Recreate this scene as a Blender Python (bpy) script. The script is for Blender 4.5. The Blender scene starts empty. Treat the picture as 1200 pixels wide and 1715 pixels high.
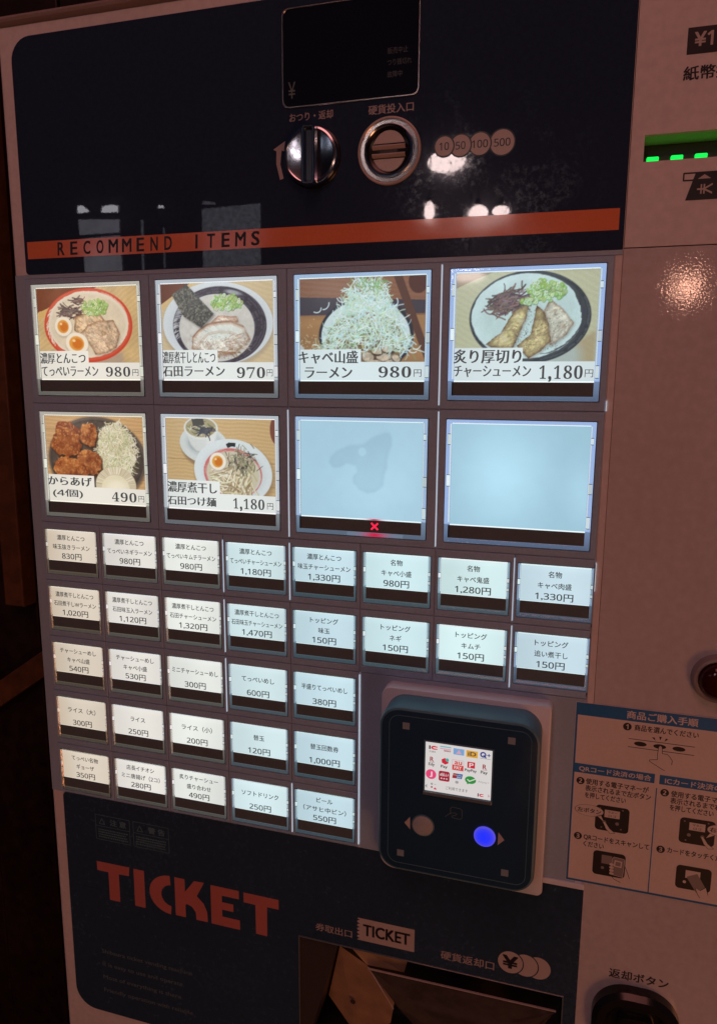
import bpy, math, random
import numpy as np
from mathutils import Matrix, Vector

random.seed(7); rng = np.random.default_rng(7)
sc = bpy.context.scene
col = sc.collection
MM = 0.001

# ------------------------------------------------------------------ camera
cam_d = bpy.data.cameras.new('camera'); cam = bpy.data.objects.new('camera', cam_d); col.objects.link(cam)
cam_d.sensor_fit = 'HORIZONTAL'; cam_d.sensor_width = 36.0; cam_d.lens = 36.0 * 1221.37 / 1200.0
cam_d.clip_start = 0.01; cam_d.clip_end = 50
R = [[0.9590713, -0.05459088, 0.2778526], [0.2831021, 0.16422955, -0.94492426], [0.00595264, 0.9849104, 0.17296265]]
# the third column must point away from the view direction: world = R @ camera axes
M = Matrix([[R[0][0], R[0][1], R[0][2], 0.3411021], [R[1][0], R[1][1], R[1][2], -0.4062401],
            [R[2][0], R[2][1], R[2][2], 0.2588609], [0, 0, 0, 1]])
cam.matrix_world = M
sc.camera = cam

# ------------------------------------------------------------------ world, exposure
w = bpy.data.worlds.new('World'); sc.world = w; w.use_nodes = True
w.node_tree.nodes['Background'].inputs[0].default_value = (0.45, 0.55, 1.0, 1)
w.node_tree.nodes['Background'].inputs[1].default_value = 0.018
sc.view_settings.view_transform = 'Standard'; sc.view_settings.look = 'None'
sc.view_settings.exposure = 0.0; sc.view_settings.gamma = 1.0
sc.render.engine = 'CYCLES'
sc.cycles.use_denoising = True
sc.cycles.max_bounces = 8
sc.cycles.caustics_refractive = False
sc.cycles.sample_clamp_indirect = 4.0

def area_light(name, loc, target, size, power, colr, sy=None):
    d = bpy.data.lights.new(name, 'AREA'); d.shape = 'RECTANGLE'; d.size = size; d.size_y = sy or size
    d.energy = power; d.color = colr
    o = bpy.data.objects.new(name, d); col.objects.link(o)
    o.location = Vector(loc) * MM
    dv = (Vector(target) - Vector(loc)).normalized()
    o.rotation_euler = dv.to_track_quat('-Z', 'Y').to_euler()
    return o
# added area lights: a red key from above in front, an orange fill from low right
area_light('red_key_light', (350, -1250, 1700), (180, 0, 100), 0.9, 5.7, (1.0, 0.32, 0.27))
area_light('orange_fill_light', (1500, -1500, -800), (150, 0, -100), 0.7, 6.5, (1.0, 0.34, 0.13))

# ------------------------------------------------------------------ materials
def lin(c):
    c = np.asarray(c, float) / 255.0
    return np.where(c <= 0.04045, c / 12.92, ((c + 0.055) / 1.055) ** 2.4)

def mat(name, base=(0.5, 0.5, 0.5), rough=0.5, metal=0.0, emit=None, es=1.0, coat=0.0, crough=0.03, ior=1.5,
        trans=0.0, grain=0.0, gscale=900.0, bump=0.0, bscale=700.0, spec=0.5, rvar=0.0, attr=None, attr_base=0.35, tint=None):
    m = bpy.data.materials.new(name); m.use_nodes = True
    nt = m.node_tree; N = nt.nodes; L = nt.links
    b = N['Principled BSDF']
    b.inputs['Base Color'].default_value = (*base, 1); b.inputs['Roughness'].default_value = rough
    b.inputs['Metallic'].default_value = metal; b.inputs['IOR'].default_value = ior
    b.inputs['Coat Weight'].default_value = coat; b.inputs['Coat Roughness'].default_value = crough
    b.inputs['Transmission Weight'].default_value = trans
    b.inputs['Specular IOR Level'].default_value = spec
    if emit is not None:
        b.inputs['Emission Color'].default_value = (*emit, 1); b.inputs['Emission Strength'].default_value = es
    tc = N.new('ShaderNodeTexCoord')
    if grain or rvar:
        n = N.new('ShaderNodeTexNoise'); n.inputs['Scale'].default_value = gscale; n.inputs['Detail'].default_value = 6
        L.new(tc.outputs['Object'], n.inputs['Vector'])
        n2 = N.new('ShaderNodeTexNoise'); n2.inputs['Scale'].default_value = gscale / 22; n2.inputs['Detail'].default_value = 5
        L.new(tc.outputs['Object'], n2.inputs['Vector'])
        ad = N.new('ShaderNodeMath'); ad.operation = 'ADD'
        L.new(n.outputs['Fac'], ad.inputs[0]); L.new(n2.outputs['Fac'], ad.inputs[1])
        if grain:
            mr = N.new('ShaderNodeMapRange'); mr.inputs['From Min'].default_value = 0.6; mr.inputs['From Max'].default_value = 1.4
            mr.inputs['To Min'].default_value = 1 - grain; mr.inputs['To Max'].default_value = 1 + grain
            L.new(ad.outputs[0], mr.inputs['Value'])
            mx = N.new('ShaderNodeVectorMath'); mx.operation = 'SCALE'; mx.inputs[0].default_value = base
            L.new(mr.outputs[0], mx.inputs['Scale']); L.new(mx.outputs[0], b.inputs['Base Color'])
        if rvar:
            mr2 = N.new('ShaderNodeMapRange'); mr2.inputs['From Min'].default_value = 0.7; mr2.inputs['From Max'].default_value = 1.3
            mr2.inputs['To Min'].default_value = max(0, rough - rvar); mr2.inputs['To Max'].default_value = rough + rvar
            L.new(ad.outputs[0], mr2.inputs['Value']); L.new(mr2.outputs[0], b.inputs['Roughness'])
    if bump:
        nb = N.new('ShaderNodeTexNoise'); nb.inputs['Scale'].default_value = bscale; nb.inputs['Detail'].default_value = 2
        L.new(tc.outputs['Object'], nb.inputs['Vector'])
        bp = N.new('ShaderNodeBump'); bp.inputs['Strength'].default_value = 1.0; bp.inputs['Distance'].default_value = bump
        L.new(nb.outputs['Fac'], bp.inputs['Height']); L.new(bp.outputs['Normal'], b.inputs['Normal'])
    if attr:
        a = N.new('ShaderNodeAttribute'); a.attribute_name = attr
        sc1 = N.new('ShaderNodeVectorMath'); sc1.operation = 'SCALE'; sc1.inputs['Scale'].default_value = attr_base
        L.new(a.outputs['Color'], sc1.inputs[0]); L.new(sc1.outputs[0], b.inputs['Base Color'])
        L.new(a.outputs['Color'], b.inputs['Emission Color']); b.inputs['Emission Strength'].default_value = es
    m['b'] = 1
    return m

MT = {}
MT['body'] = mat('white_enamel', (0.68, 0.65, 0.68), 0.42, grain=0.12, gscale=220, bump=0.000006, bscale=900)
MT['plate'] = mat('glossy_pebbled_enamel', (0.58, 0.57, 0.62), 0.018, grain=0.13, gscale=220, bump=0.000024, bscale=820, rvar=0.006)
MT['side'] = mat('cabinet_side', (0.35, 0.33, 0.33), 0.5, grain=0.1)
MT['bezel'] = mat('glow_tinted_plastic', (0.34, 0.50, 0.72), 0.38, grain=0.10, gscale=700, bump=0.00002, bscale=1500)  # frame colour pushed towards blue for glow scattered from the caps
MT['bodyshade'] = mat('shade_tinted_body', (0.34, 0.46, 0.62), 0.36, grain=0.08, gscale=600)  # body tone darkened and blued in place of shade and button glow
MT['strip'] = mat('smoked_window', (0.13, 0.17, 0.19), 0.12, grain=0.12, rvar=0.05)
MT['stripe'] = mat('orange_red_print', (0.78, 0.23, 0.11), 0.10, grain=0.06, rvar=0.06)
MT['ticketred'] = mat('red_print', (0.52, 0.17, 0.15), 0.18, grain=0.06)
MT['greyprint'] = mat('grey_print', (0.42, 0.37, 0.38), 0.3, grain=0.06)
MT['faint'] = mat('faint_grey_print', (0.14, 0.19, 0.21), 0.3)
MT['fainter'] = mat('very_faint_print', (0.12, 0.24, 0.30), 0.25)
MT['darkprint'] = mat('dark_print', (0.02, 0.02, 0.03), 0.3)
MT['ink'] = mat('black_ink_on_film', (0.03, 0.03, 0.03), 0.4, emit=(0.032, 0.034, 0.036), es=1.0)
MT['inkmid'] = mat('grey_ink_on_film', (0.05, 0.05, 0.05), 0.4, emit=(0.055, 0.062, 0.066), es=1.0)
MT['chrome'] = mat('chrome', (0.50, 0.56, 0.66), 0.15, metal=1.0, bump=0.00003, bscale=300)
MT['chromedull'] = mat('brushed_steel', (0.50, 0.48, 0.48), 0.26, metal=1.0, grain=0.1)
MT['blackring'] = mat('black_plastic', (0.012, 0.012, 0.014), 0.22)
MT['half'] = mat('pinkish_plastic', (0.52, 0.47, 0.47), 0.35, grain=0.05)
MT['glassdark'] = mat('dark_display_glass', (0.010, 0.016, 0.035), 0.06, rvar=0.03)
MT['darkpanel2'] = mat('dark_blue_panel_lower', (0.028, 0.058, 0.105), 0.24, grain=0.22, gscale=260, rvar=0.08)
MT['pay'] = mat('navy_gloss_plastic', (0.020, 0.060, 0.120), 0.16, grain=0.12, rvar=0.05)
MT['payside'] = mat('button_lit_navy', (0.075, 0.20, 0.29), 0.42, grain=0.08)  # lighter and bluer than the face: button light put into the colour
MT['paybtn'] = mat('grey_translucent_button', (0.40, 0.44, 0.48), 0.45, grain=0.35, gscale=2200)
MT['sq'] = mat('grey_window', (0.26, 0.34, 0.42), 0.3)
MT['paper'] = mat('sticker_film', (0.72, 0.66, 0.64), 0.5, grain=0.05, bump=0.00002, bscale=250)
MT['sblue'] = mat('sticker_blue', (0.02, 0.17, 0.44), 0.4, grain=0.05)
MT['sblack'] = mat('sticker_black', (0.02, 0.02, 0.025), 0.45)
MT['sgrey'] = mat('sticker_grey', (0.28, 0.26, 0.27), 0.45)
MT['bronze'] = mat('worn_steel_chute', (0.46, 0.30, 0.19), 0.44, metal=0.35, grain=0.28, gscale=90, rvar=0.12, bump=0.00006, bscale=90)
MT['flap'] = mat('smoked_flap', (0.075, 0.062, 0.063), 0.14, grain=0.4, gscale=110, rvar=0.06)
MT['recess'] = mat('recess_dark', (0.045, 0.038, 0.040), 0.4)
MT['acrylic'] = mat('clear_acrylic', (0.97, 0.98, 1.0), 0.06, trans=1.0, ior=1.45, bump=0.00003, bscale=400)
MT['redknob'] = mat('dark_red_dome', (0.04, 0.004, 0.005), 0.10)
MT['redrim'] = mat('grey_collar', (0.30, 0.26, 0.27), 0.3)
MT['green'] = mat('green_led', (0.02, 0.3, 0.08), 0.3, emit=(0.0, 1.0, 0.09), es=1.2)
MT['greenrefl'] = mat('green_lit_lining', (0.30, 0.85, 0.40), 0.22, grain=0.1)  # green of the LED light put into the ceiling colour
MT['slotdark'] = mat('slot_lining_dark', (0.06, 0.055, 0.05), 0.3)
MT['xled'] = mat('red_led', (0.5, 0.0, 0.02), 0.3, emit=(1.0, 0.015, 0.06), es=1.6)
MT['xglow'] = mat('red_led_bleed', (0.1, 0.02, 0.03), 0.3, emit=(0.62, 0.02, 0.07), es=0.8)
MT['card'] = mat('backlit_film', attr='Col', es=1.0, rough=0.35, attr_base=0.25, coat=0.6, crough=0.05)
MT['bed'] = mat('light_guide', attr='Col', es=1.0, rough=0.5, attr_base=0.4)
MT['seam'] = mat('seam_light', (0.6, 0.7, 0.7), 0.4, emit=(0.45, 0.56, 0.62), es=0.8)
MT['screen'] = mat('lit_screen', attr='Col', es=1.0, rough=0.1, attr_base=0.1)
MT['ground'] = mat('dark_paving', (0.05, 0.045, 0.045), 0.7, grain=0.3, gscale=40, bump=0.001, bscale=60)
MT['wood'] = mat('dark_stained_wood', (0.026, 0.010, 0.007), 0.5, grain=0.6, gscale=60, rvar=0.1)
MT['wood2'] = mat('warm_lit_wood', (0.16, 0.065, 0.022), 0.55, grain=0.6, gscale=50)  # brighter brown stands for warm light on the post and brace
MT['whiteplate'] = mat('white_moulded_plastic', (0.74, 0.80, 0.92), 0.35, grain=0.04)
MT['dim'] = mat('dim_print', (0.055, 0.065, 0.08), 0.3)
MT['trim'] = mat('pink_grey_moulding', (0.62, 0.52, 0.52), 0.3, grain=0.05)
MT['lampglass'] = mat('lit_lamp_glass', (0.8, 0.8, 0.8), 0.4, emit=(1.0, 0.78, 0.75), es=24.0)
MT['lampwarm'] = mat('lit_warm_bulb', (0.8, 0.7, 0.6), 0.4, emit=(1.0, 0.50, 0.34), es=34.0)
MT['winlit'] = mat('lit_shop_window', (0.5, 0.5, 0.5), 0.5, emit=(0.82, 0.80, 0.92), es=0.95, grain=0.2, gscale=12)
MT['windim'] = mat('dim_shop_window', (0.3, 0.3, 0.3), 0.5, emit=(0.55, 0.58, 0.68), es=0.75)
MT['winbright'] = mat('bright_transom', (0.8, 0.8, 0.8), 0.5, emit=(0.95, 0.93, 1.0), es=5.5)
MT['facade'] = mat('dark_plaster', (0.10, 0.095, 0.11), 0.8, grain=0.3, gscale=14)

def blotch(m, scale, lo, hi):
    """noise-driven variation of the emission strength"""
    nt = m.node_tree; b = nt.nodes['Principled BSDF']
    n = nt.nodes.new('ShaderNodeTexNoise'); n.inputs['Scale'].default_value = scale; n.inputs['Detail'].default_value = 8
    n.inputs['Roughness'].default_value = 0.7
    tc = nt.nodes.new('ShaderNodeTexCoord'); nt.links.new(tc.outputs['Object'], n.inputs['Vector'])
    mr = nt.nodes.new('ShaderNodeMapRange'); mr.inputs['From Min'].default_value = 0.3; mr.inputs['From Max'].default_value = 0.7
    mr.inputs['To Min'].default_value = lo; mr.inputs['To Max'].default_value = hi
    nt.links.new(n.outputs['Fac'], mr.inputs['Value']); nt.links.new(mr.outputs[0], b.inputs['Emission Strength'])
blotch(MT['windim'], 60, 0.5, 1.6)
blotch(MT['winlit'], 9, 0.9, 1.6)

def dark_panel_material():
    """glossy navy sheet; greasy finger smears spread round the coin slot"""
    m = bpy.data.materials.new('dark_blue_glossy_panel'); m.use_nodes = True
    nt = m.node_tree; N = nt.nodes; L = nt.links; b = N['Principled BSDF']
    tc = N.new('ShaderNodeTexCoord')
    n = N.new('ShaderNodeTexNoise'); n.inputs['Scale'].default_value = 42; n.inputs['Detail'].default_value = 9; n.inputs['Roughness'].default_value = 0.68
    n.inputs['Distortion'].default_value = 0.8
    L.new(tc.outputs['Object'], n.inputs['Vector'])
    fine = N.new('ShaderNodeTexNoise'); fine.inputs['Scale'].default_value = 360; fine.inputs['Detail'].default_value = 8; fine.inputs['Roughness'].default_value = 0.75
    L.new(tc.outputs['Object'], fine.inputs['Vector'])
    # distance from the coin slot's right side
    geo = N.new('ShaderNodeNewGeometry')
    def falloff(x, z, r):
        d = N.new('ShaderNodeVectorMath'); d.operation = 'DISTANCE'
        L.new(geo.outputs['Position'], d.inputs[0]); d.inputs[1].default_value = (x * MM, 0, z * MM)
        mr = N.new('ShaderNodeMapRange'); mr.interpolation_type = 'SMOOTHSTEP'
        mr.inputs['From Min'].default_value = r * MM; mr.inputs['From Max'].default_value = r * 0.15 * MM
        L.new(d.outputs['Value'], mr.inputs['Value']); return mr.outputs[0]
    f1 = falloff(267, 372, 48); f2 = falloff(300, 355, 60)
    mx = N.new('ShaderNodeMath'); mx.operation = 'MAXIMUM'; L.new(f1, mx.inputs[0]); L.new(f2, mx.inputs[1])
    th = N.new('ShaderNodeMapRange'); th.inputs['From Min'].default_value = 0.47; th.inputs['From Max'].default_value = 0.72
    L.new(n.outputs['Fac'], th.inputs['Value'])
    th2 = N.new('ShaderNodeMapRange'); th2.inputs['From Min'].default_value = 0.46; th2.inputs['From Max'].default_value = 0.75
    L.new(fine.outputs['Fac'], th2.inputs['Value'])
    m1 = N.new('ShaderNodeMath'); m1.operation = 'MULTIPLY'; L.new(th.outputs[0], m1.inputs[0]); L.new(mx.outputs[0], m1.inputs[1])
    m2 = N.new('ShaderNodeMath'); m2.operation = 'MULTIPLY'; L.new(m1.outputs[0], m2.inputs[0]); L.new(th2.outputs[0], m2.inputs[1])
    m3 = N.new('ShaderNodeMath'); m3.operation = 'MULTIPLY'; m3.use_clamp = True; m3.inputs[1].default_value = 2.1; L.new(m2.outputs[0], m3.inputs[0])
    cr = N.new('ShaderNodeMix'); cr.data_type = 'RGBA'
    cr.inputs['A'].default_value = (0.030, 0.056, 0.115, 1); cr.inputs['B'].default_value = (0.16, 0.32, 0.46, 1)
    L.new(m3.outputs[0], cr.inputs['Factor'])
    gr = N.new('ShaderNodeMix'); gr.data_type = 'RGBA'; gr.blend_type = 'MULTIPLY'; gr.inputs['Factor'].default_value = 0.5
    L.new(cr.outputs['Result'], gr.inputs['A']); L.new(fine.outputs['Fac'], gr.inputs['B'])
    L.new(gr.outputs['Result'], b.inputs['Base Color'])
    rr = N.new('ShaderNodeMapRange'); rr.inputs['To Min'].default_value = 0.012; rr.inputs['To Max'].default_value = 0.22
    L.new(m3.outputs[0], rr.inputs['Value']); L.new(rr.outputs[0], b.inputs['Roughness'])
    bp = N.new('ShaderNodeBump'); bp.inputs['Distance'].default_value = 0.0000010
    bn = N.new('ShaderNodeTexNoise'); bn.inputs['Scale'].default_value = 950; bn.inputs['Detail'].default_value = 3
    L.new(tc.outputs['Object'], bn.inputs['Vector']); L.new(bn.outputs['Fac'], bp.inputs['Height']); L.new(bp.outputs['Normal'], b.inputs['Normal'])
    return m
MT['darkpanel'] = dark_panel_material()

def blue_button_material():
    m = bpy.data.materials.new('glowing_blue_button'); m.use_nodes = True
    nt = m.node_tree; N = nt.nodes; L = nt.links; b = N['Principled BSDF']
    b.inputs['Base Color'].default_value = (0.01, 0.01, 0.08, 1)
    tc = N.new('ShaderNodeTexCoord'); d = N.new('ShaderNodeVectorMath'); d.operation = 'LENGTH'
    L.new(tc.outputs['Object'], d.inputs[0])
    r = N.new('ShaderNodeValToRGB'); e = r.color_ramp.elements
    mr = N.new('ShaderNodeMapRange'); mr.inputs['From Max'].default_value = 0.0068; L.new(d.outputs['Value'], mr.inputs['Value'])
    e[0].position = 0; e[0].color = (0.012, 0.03, 1.0, 1); e[1].position = 1; e[1].color = (0.13, 0.10, 0.55, 1)
    k = e.new(0.45); k.color = (0.02, 0.035, 0.95, 1); k = e.new(0.72); k.color = (0.045, 0.05, 0.85, 1)
    L.new(mr.outputs[0], r.inputs['Fac']); L.new(r.outputs['Color'], b.inputs['Emission Color'])
    b.inputs['Emission Strength'].default_value = 1.0
    return m
MT['bluebtn'] = blue_button_material()

# ------------------------------------------------------------------ mesh builder (all numbers in millimetres)
class MB:
    def __init__(s): s.v = []; s.f = []; s.m = []; s.mats = []; s.col = None; s.smooth = False
    def mi(s, m):
        if m not in s.mats: s.mats.append(m)
        return s.mats.index(m)
    def face(s, pts, m):
        n = len(s.v); s.v += [tuple(p) for p in pts]; s.f.append(tuple(range(n, n + len(pts)))); s.m.append(s.mi(m))
    def poly(s, p2, y, m):                      # flat polygon facing the viewer (-y)
        s.face([(x, y, z) for x, z in p2], m)
    def quad(s, x0, x1, z0, z1, y, m): s.poly([(x0, z0), (x1, z0), (x1, z1), (x0, z1)], y, m)
    def loops(s, loops, m, close=True, cap0=None, cap1=None):
        n0 = len(s.v); k = len(loops[0]); mi = s.mi(m)
        for lp in loops: s.v += [tuple(p) for p in lp]
        for a in range(len(loops) - 1):
            for i in range(k if close else k - 1):
                j = (i + 1) % k
                s.f.append((n0 + a * k + i, n0 + (a + 1) * k + i, n0 + (a + 1) * k + j, n0 + a * k + j)); s.m.append(mi)
        if cap0: s.f.append(tuple(n0 + i for i in range(k))); s.m.append(s.mi(cap0))
        if cap1: s.f.append(tuple(n0 + (len(loops) - 1) * k + i for i in reversed(range(k)))); s.m.append(s.mi(cap1))
    def prism(s, p2, y0, y1, m, bev=0.0, front=None):   # y0 = front (nearer), y1 = back
        pts = list(p2)
        if bev:
            c = inset(pts, bev); c2 = inset(pts, bev * 0.3)
            ls = [[(x, y0, z) for x, z in c], [(x, y0 + bev * 0.3, z) for x, z in c2], [(x, y0 + bev, z) for x, z in pts], [(x, y1, z) for x, z in pts]]
        else: ls = [[(x, y0, z) for x, z in pts], [(x, y1, z) for x, z in pts]]
        n0 = len(s.v); k = len(pts)
        for lp in ls: s.v += lp
        mi = s.mi(m); fm = s.mi(front or m)
        s.f.append(tuple(range(n0, n0 + k))); s.m.append(fm)
        for a in range(len(ls) - 1):
            for i in range(k):
                j = (i + 1) % k
                s.f.append((n0 + a * k + i, n0 + (a + 1) * k + i, n0 + (a + 1) * k + j, n0 + a * k + j)); s.m.append(mi)
        s.f.append(tuple(n0 + (len(ls) - 1) * k + i for i in reversed(range(k)))); s.m.append(mi)
    def box(s, x0, x1, y0, y1, z0, z1, m, bev=0.0): s.prism([(x0, z0), (x1, z0), (x1, z1), (x0, z1)], y0, y1, m, bev)
    def ring(s, outer, inner, y0, y1, m, ch=0.0):     # closed frame between two loops of equal length
        k = len(outer); ic = inset(inner, -ch) if ch else inner; oc = inset(outer, ch) if ch else outer
        ls = [[(x, y1, z) for x, z in outer]]
        if ch: ls.append([(x, y0 + ch, z) for x, z in outer])
        ls.append([(x, y0, z) for x, z in oc]); ls.append([(x, y0, z) for x, z in ic])
        if ch: ls.append([(x, y0 + ch, z) for x, z in inner])
        ls.append([(x, y1, z) for x, z in inner])
        n0 = len(s.v); mi = s.mi(m); n = len(ls)
        for lp in ls: s.v += lp
        for a in range(n):
            b = (a + 1) % n
            for i in range(k):
                j = (i + 1) % k
                s.f.append((n0 + a * k + i, n0 + a * k + j, n0 + b * k + j, n0 + b * k + i)); s.m.append(mi)
    def lathe(s, cx, cz, prof, m, seg=48, cap=True):   # prof: (r, y) from the outer back edge to the front centre
        n0 = len(s.v); k = seg
        for r, y in prof:
            for i in range(k):
                a = 2 * math.pi * i / k; s.v.append((cx + r * math.cos(a), y, cz + r * math.sin(a)))
        mis = [s.mi(mm) for mm in m] if isinstance(m, list) else [s.mi(m)] * len(prof)
        for a in range(len(prof) - 1):
            for i in range(k):
                j = (i + 1) % k
                s.f.append((n0 + a * k + i, n0 + a * k + j, n0 + (a + 1) * k + j, n0 + (a + 1) * k + i)); s.m.append(mis[a])
        if cap: s.f.append(tuple(n0 + (len(prof) - 1) * k + i for i in range(k))); s.m.append(mis[-1])
    def disc(s, cx, cz, r, y, m, seg=28, rz=None): s.poly([(cx + r * math.cos(2 * math.pi * i / seg), cz + (rz or r) * math.sin(2 * math.pi * i / seg)) for i in range(seg)], y, m)
    def ringflat(s, cx, cz, r, r2, y, m, seg=32, rz=None, a0=0, a1=360):
        rr = (rz or r) / r
        for i in range(seg):
            a = math.radians(a0 + (a1 - a0) * i / seg); b = math.radians(a0 + (a1 - a0) * (i + 1) / seg)
            s.poly([(cx + r2 * math.cos(a), cz + rr * r2 * math.sin(a)), (cx + r * math.cos(a), cz + rr * r * math.sin(a)),
                    (cx + r * math.cos(b), cz + rr * r * math.sin(b)), (cx + r2 * math.cos(b), cz + rr * r2 * math.sin(b))], y, m)
    def line(s, pts, wd, y, m):
        for (x0, z0), (x1, z1) in zip(pts[:-1], pts[1:]):
            dx, dz = x1 - x0, z1 - z0; l = math.hypot(dx, dz) or 1; nx, nz = -dz / l * wd / 2, dx / l * wd / 2
            ex, ez = dx / l * wd * 0.2, dz / l * wd * 0.2
            s.poly([(x0 - nx - ex, z0 - nz - ez), (x1 - nx + ex, z1 - nz + ez), (x1 + nx + ex, z1 + nz + ez), (x0 + nx - ex, z0 + nz - ez)], y, m)
            y -= 0.0004
    def outline(s, pts, wd, y, m): s.line(list(pts) + [pts[0]], wd, y, m)
    def mesh(s, name, origin=(0, 0, 0)):
        me = bpy.data.meshes.new(name)
        ox, oy, oz = origin
        me.from_pydata([((x - ox) * MM, (y - oy) * MM, (z - oz) * MM) for x, y, z in s.v], [], s.f)
        for m in s.mats: me.materials.append(MT[m])
        me.polygons.foreach_set('material_index', s.m)
        if s.smooth:
            me.polygons.foreach_set('use_smooth', [True] * len(s.f)); me.set_sharp_from_angle(angle=math.radians(35))
        me.update()
        return me

def inset(pts, d):
    n = len(pts); out = []
    for i in range(n):
        p0, p1, p2 = pts[i - 1], pts[i], pts[(i + 1) % n]
        e1 = (p1[0] - p0[0], p1[1] - p0[1]); e2 = (p2[0] - p1[0], p2[1] - p1[1])
        l1 = math.hypot(*e1) or 1; l2 = math.hypot(*e2) or 1
        n1 = (-e1[1] / l1, e1[0] / l1); n2 = (-e2[1] / l2, e2[0] / l2)
        bx, bz = n1[0] + n2[0], n1[1] + n2[1]; q = bx * n1[0] + bz * n1[1] or 1
        out.append((p1[0] + bx / q * d, p1[1] + bz / q * d))
    return out

def rect(x0, x1, z0, z1): return [(x0, z0), (x1, z0), (x1, z1), (x0, z1)]
def rrect(x0, x1, z0, z1, r, seg=7):
    """r: one radius or (bottom-left, bottom-right, top-right, top-left)"""
    rs = r if isinstance(r, (tuple, list)) else (r,) * 4
    pts = []
    for (cx, cz, a0), q in zip([(x0, z0, 180), (x1, z0, 270), (x1, z1, 0), (x0, z1, 90)], rs):
        if q <= 0: pts.append((cx, cz)); continue
        ccx = cx + q if cx == x0 else cx - q; ccz = cz + q if cz == z0 else cz - q
        for i in range(seg + 1):
            a = math.radians(a0 + 90 * i / seg); pts.append((ccx + q * math.cos(a), ccz + q * math.sin(a)))
    return pts

ORG = {}
def link(name, mesh, origin=(0, 0, 0), parent=None, label=None, kind=None):
    o = bpy.data.objects.new(name, mesh); col.objects.link(o)
    po = ORG[parent.name] if parent else (0, 0, 0)
    o.location = Vector([(origin[i] - po[i]) * MM for i in range(3)])
    if parent: o.parent = parent
    ORG[o.name] = tuple(origin)
    if label: o['label'] = label
    if kind: o['kind'] = kind
    return o
def build(name, mb, parent=None, origin=(0, 0, 0), label=None, kind=None):
    return link(name, mb.mesh(name, origin), origin, parent, label, kind)
def thing(name, origin, label, cat, group=None):
    o = link(name, None, origin, None, label); o['category'] = cat
    if group: o['group'] = group
    return o

# ------------------------------------------------------------------ lettering
_tc = {}
def glyphs(body, off=0.0, res=3):
    k = (body, off, res)
    if k in _tc: return _tc[k]
    c = bpy.data.curves.new('lettering', 'FONT'); c.body = body; c.size = 1; c.offset = off; c.resolution_u = res
    o = bpy.data.objects.new('lettering_source', c); col.objects.link(o)
    me = bpy.data.meshes.new_from_object(o.evaluated_get(bpy.context.evaluated_depsgraph_get()))
    v = np.empty(len(me.vertices) * 3); me.vertices.foreach_get('co', v); v = v.reshape(-1, 3)[:, :2]
    f = [tuple(p.vertices) for p in me.polygons]
    # face the viewer: x right, z up seen from -y keeps the winding
    bpy.data.objects.remove(o); bpy.data.meshes.remove(me); bpy.data.curves.remove(c)
    _tc[k] = (v, f); return _tc[k]
SANS = {48 + i: 0x1D7E2 + i for i in range(10)}
LAYERS = {'n': ([(0, 0)], 0.0), 'sb': ([(-.014, .008), (.014, .008), (-.014, -.008), (.014, -.008)], 0.0), 'b': ([(-.022, .014), (.022, .014), (-.022, -.014), (.022, -.014)], 0.0),
          'bb': ([(-.032, .02), (0, .02), (.032, .02), (-.032, -.02), (0, -.02), (.032, -.02)], 0.0),
          'min': ([(-.034, 0), (-.017, 0), (0, 0), (.017, 0), (.034, 0)], 0.0)}    # Mincho look: thin horizontals, heavier verticals
def put(mb, body, x0, x1, zb, zt, y, m, style='n', shear=0.0):
    """fit the ink of body into the box x0..x1, zb..zt"""
    lay, off = LAYERS[style]; body = body.translate(SANS)
    v, f = glyphs(body, off)
    if not len(v): return
    lo, hi = v.min(0), v.max(0); sx = (x1 - x0) / (hi[0] - lo[0]); sz = (zt - zb) / (hi[1] - lo[1])
    mi = mb.mi(m)
    for k, (dx, dz) in enumerate(lay):
        n0 = len(mb.v)
        for a, b in v:
            zz = zb + (b - lo[1] + dz) * sz
            mb.v.append((x0 + (a - lo[0] + dx) * sx + shear * (zz - zb), y - 0.004 * k, zz))
        for q in f: mb.f.append(tuple(n0 + i for i in q)); mb.m.append(mi)
def textline(mb, body, xc, zc, em, width, y, m, style='sb', left=None):
    """one line; em sets the height, width the ink width"""
    v, f = glyphs(body.translate(SANS))
    lo, hi = v.min(0), v.max(0); sx = width / (hi[0] - lo[0]); x0 = left if left is not None else xc - width / 2
    mi = mb.mi(m)
    for k, (dx, dz) in enumerate(LAYERS[style][0]):
        n0 = len(mb.v)
        for a, b in v: mb.v.append((x0 + (a - lo[0] + dx) * sx, y - .004 * k, zc + (b - 0.38 + dz) * em))
        for q in f: mb.f.append(tuple(n0 + i for i in q)); mb.m.append(mi)

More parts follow.
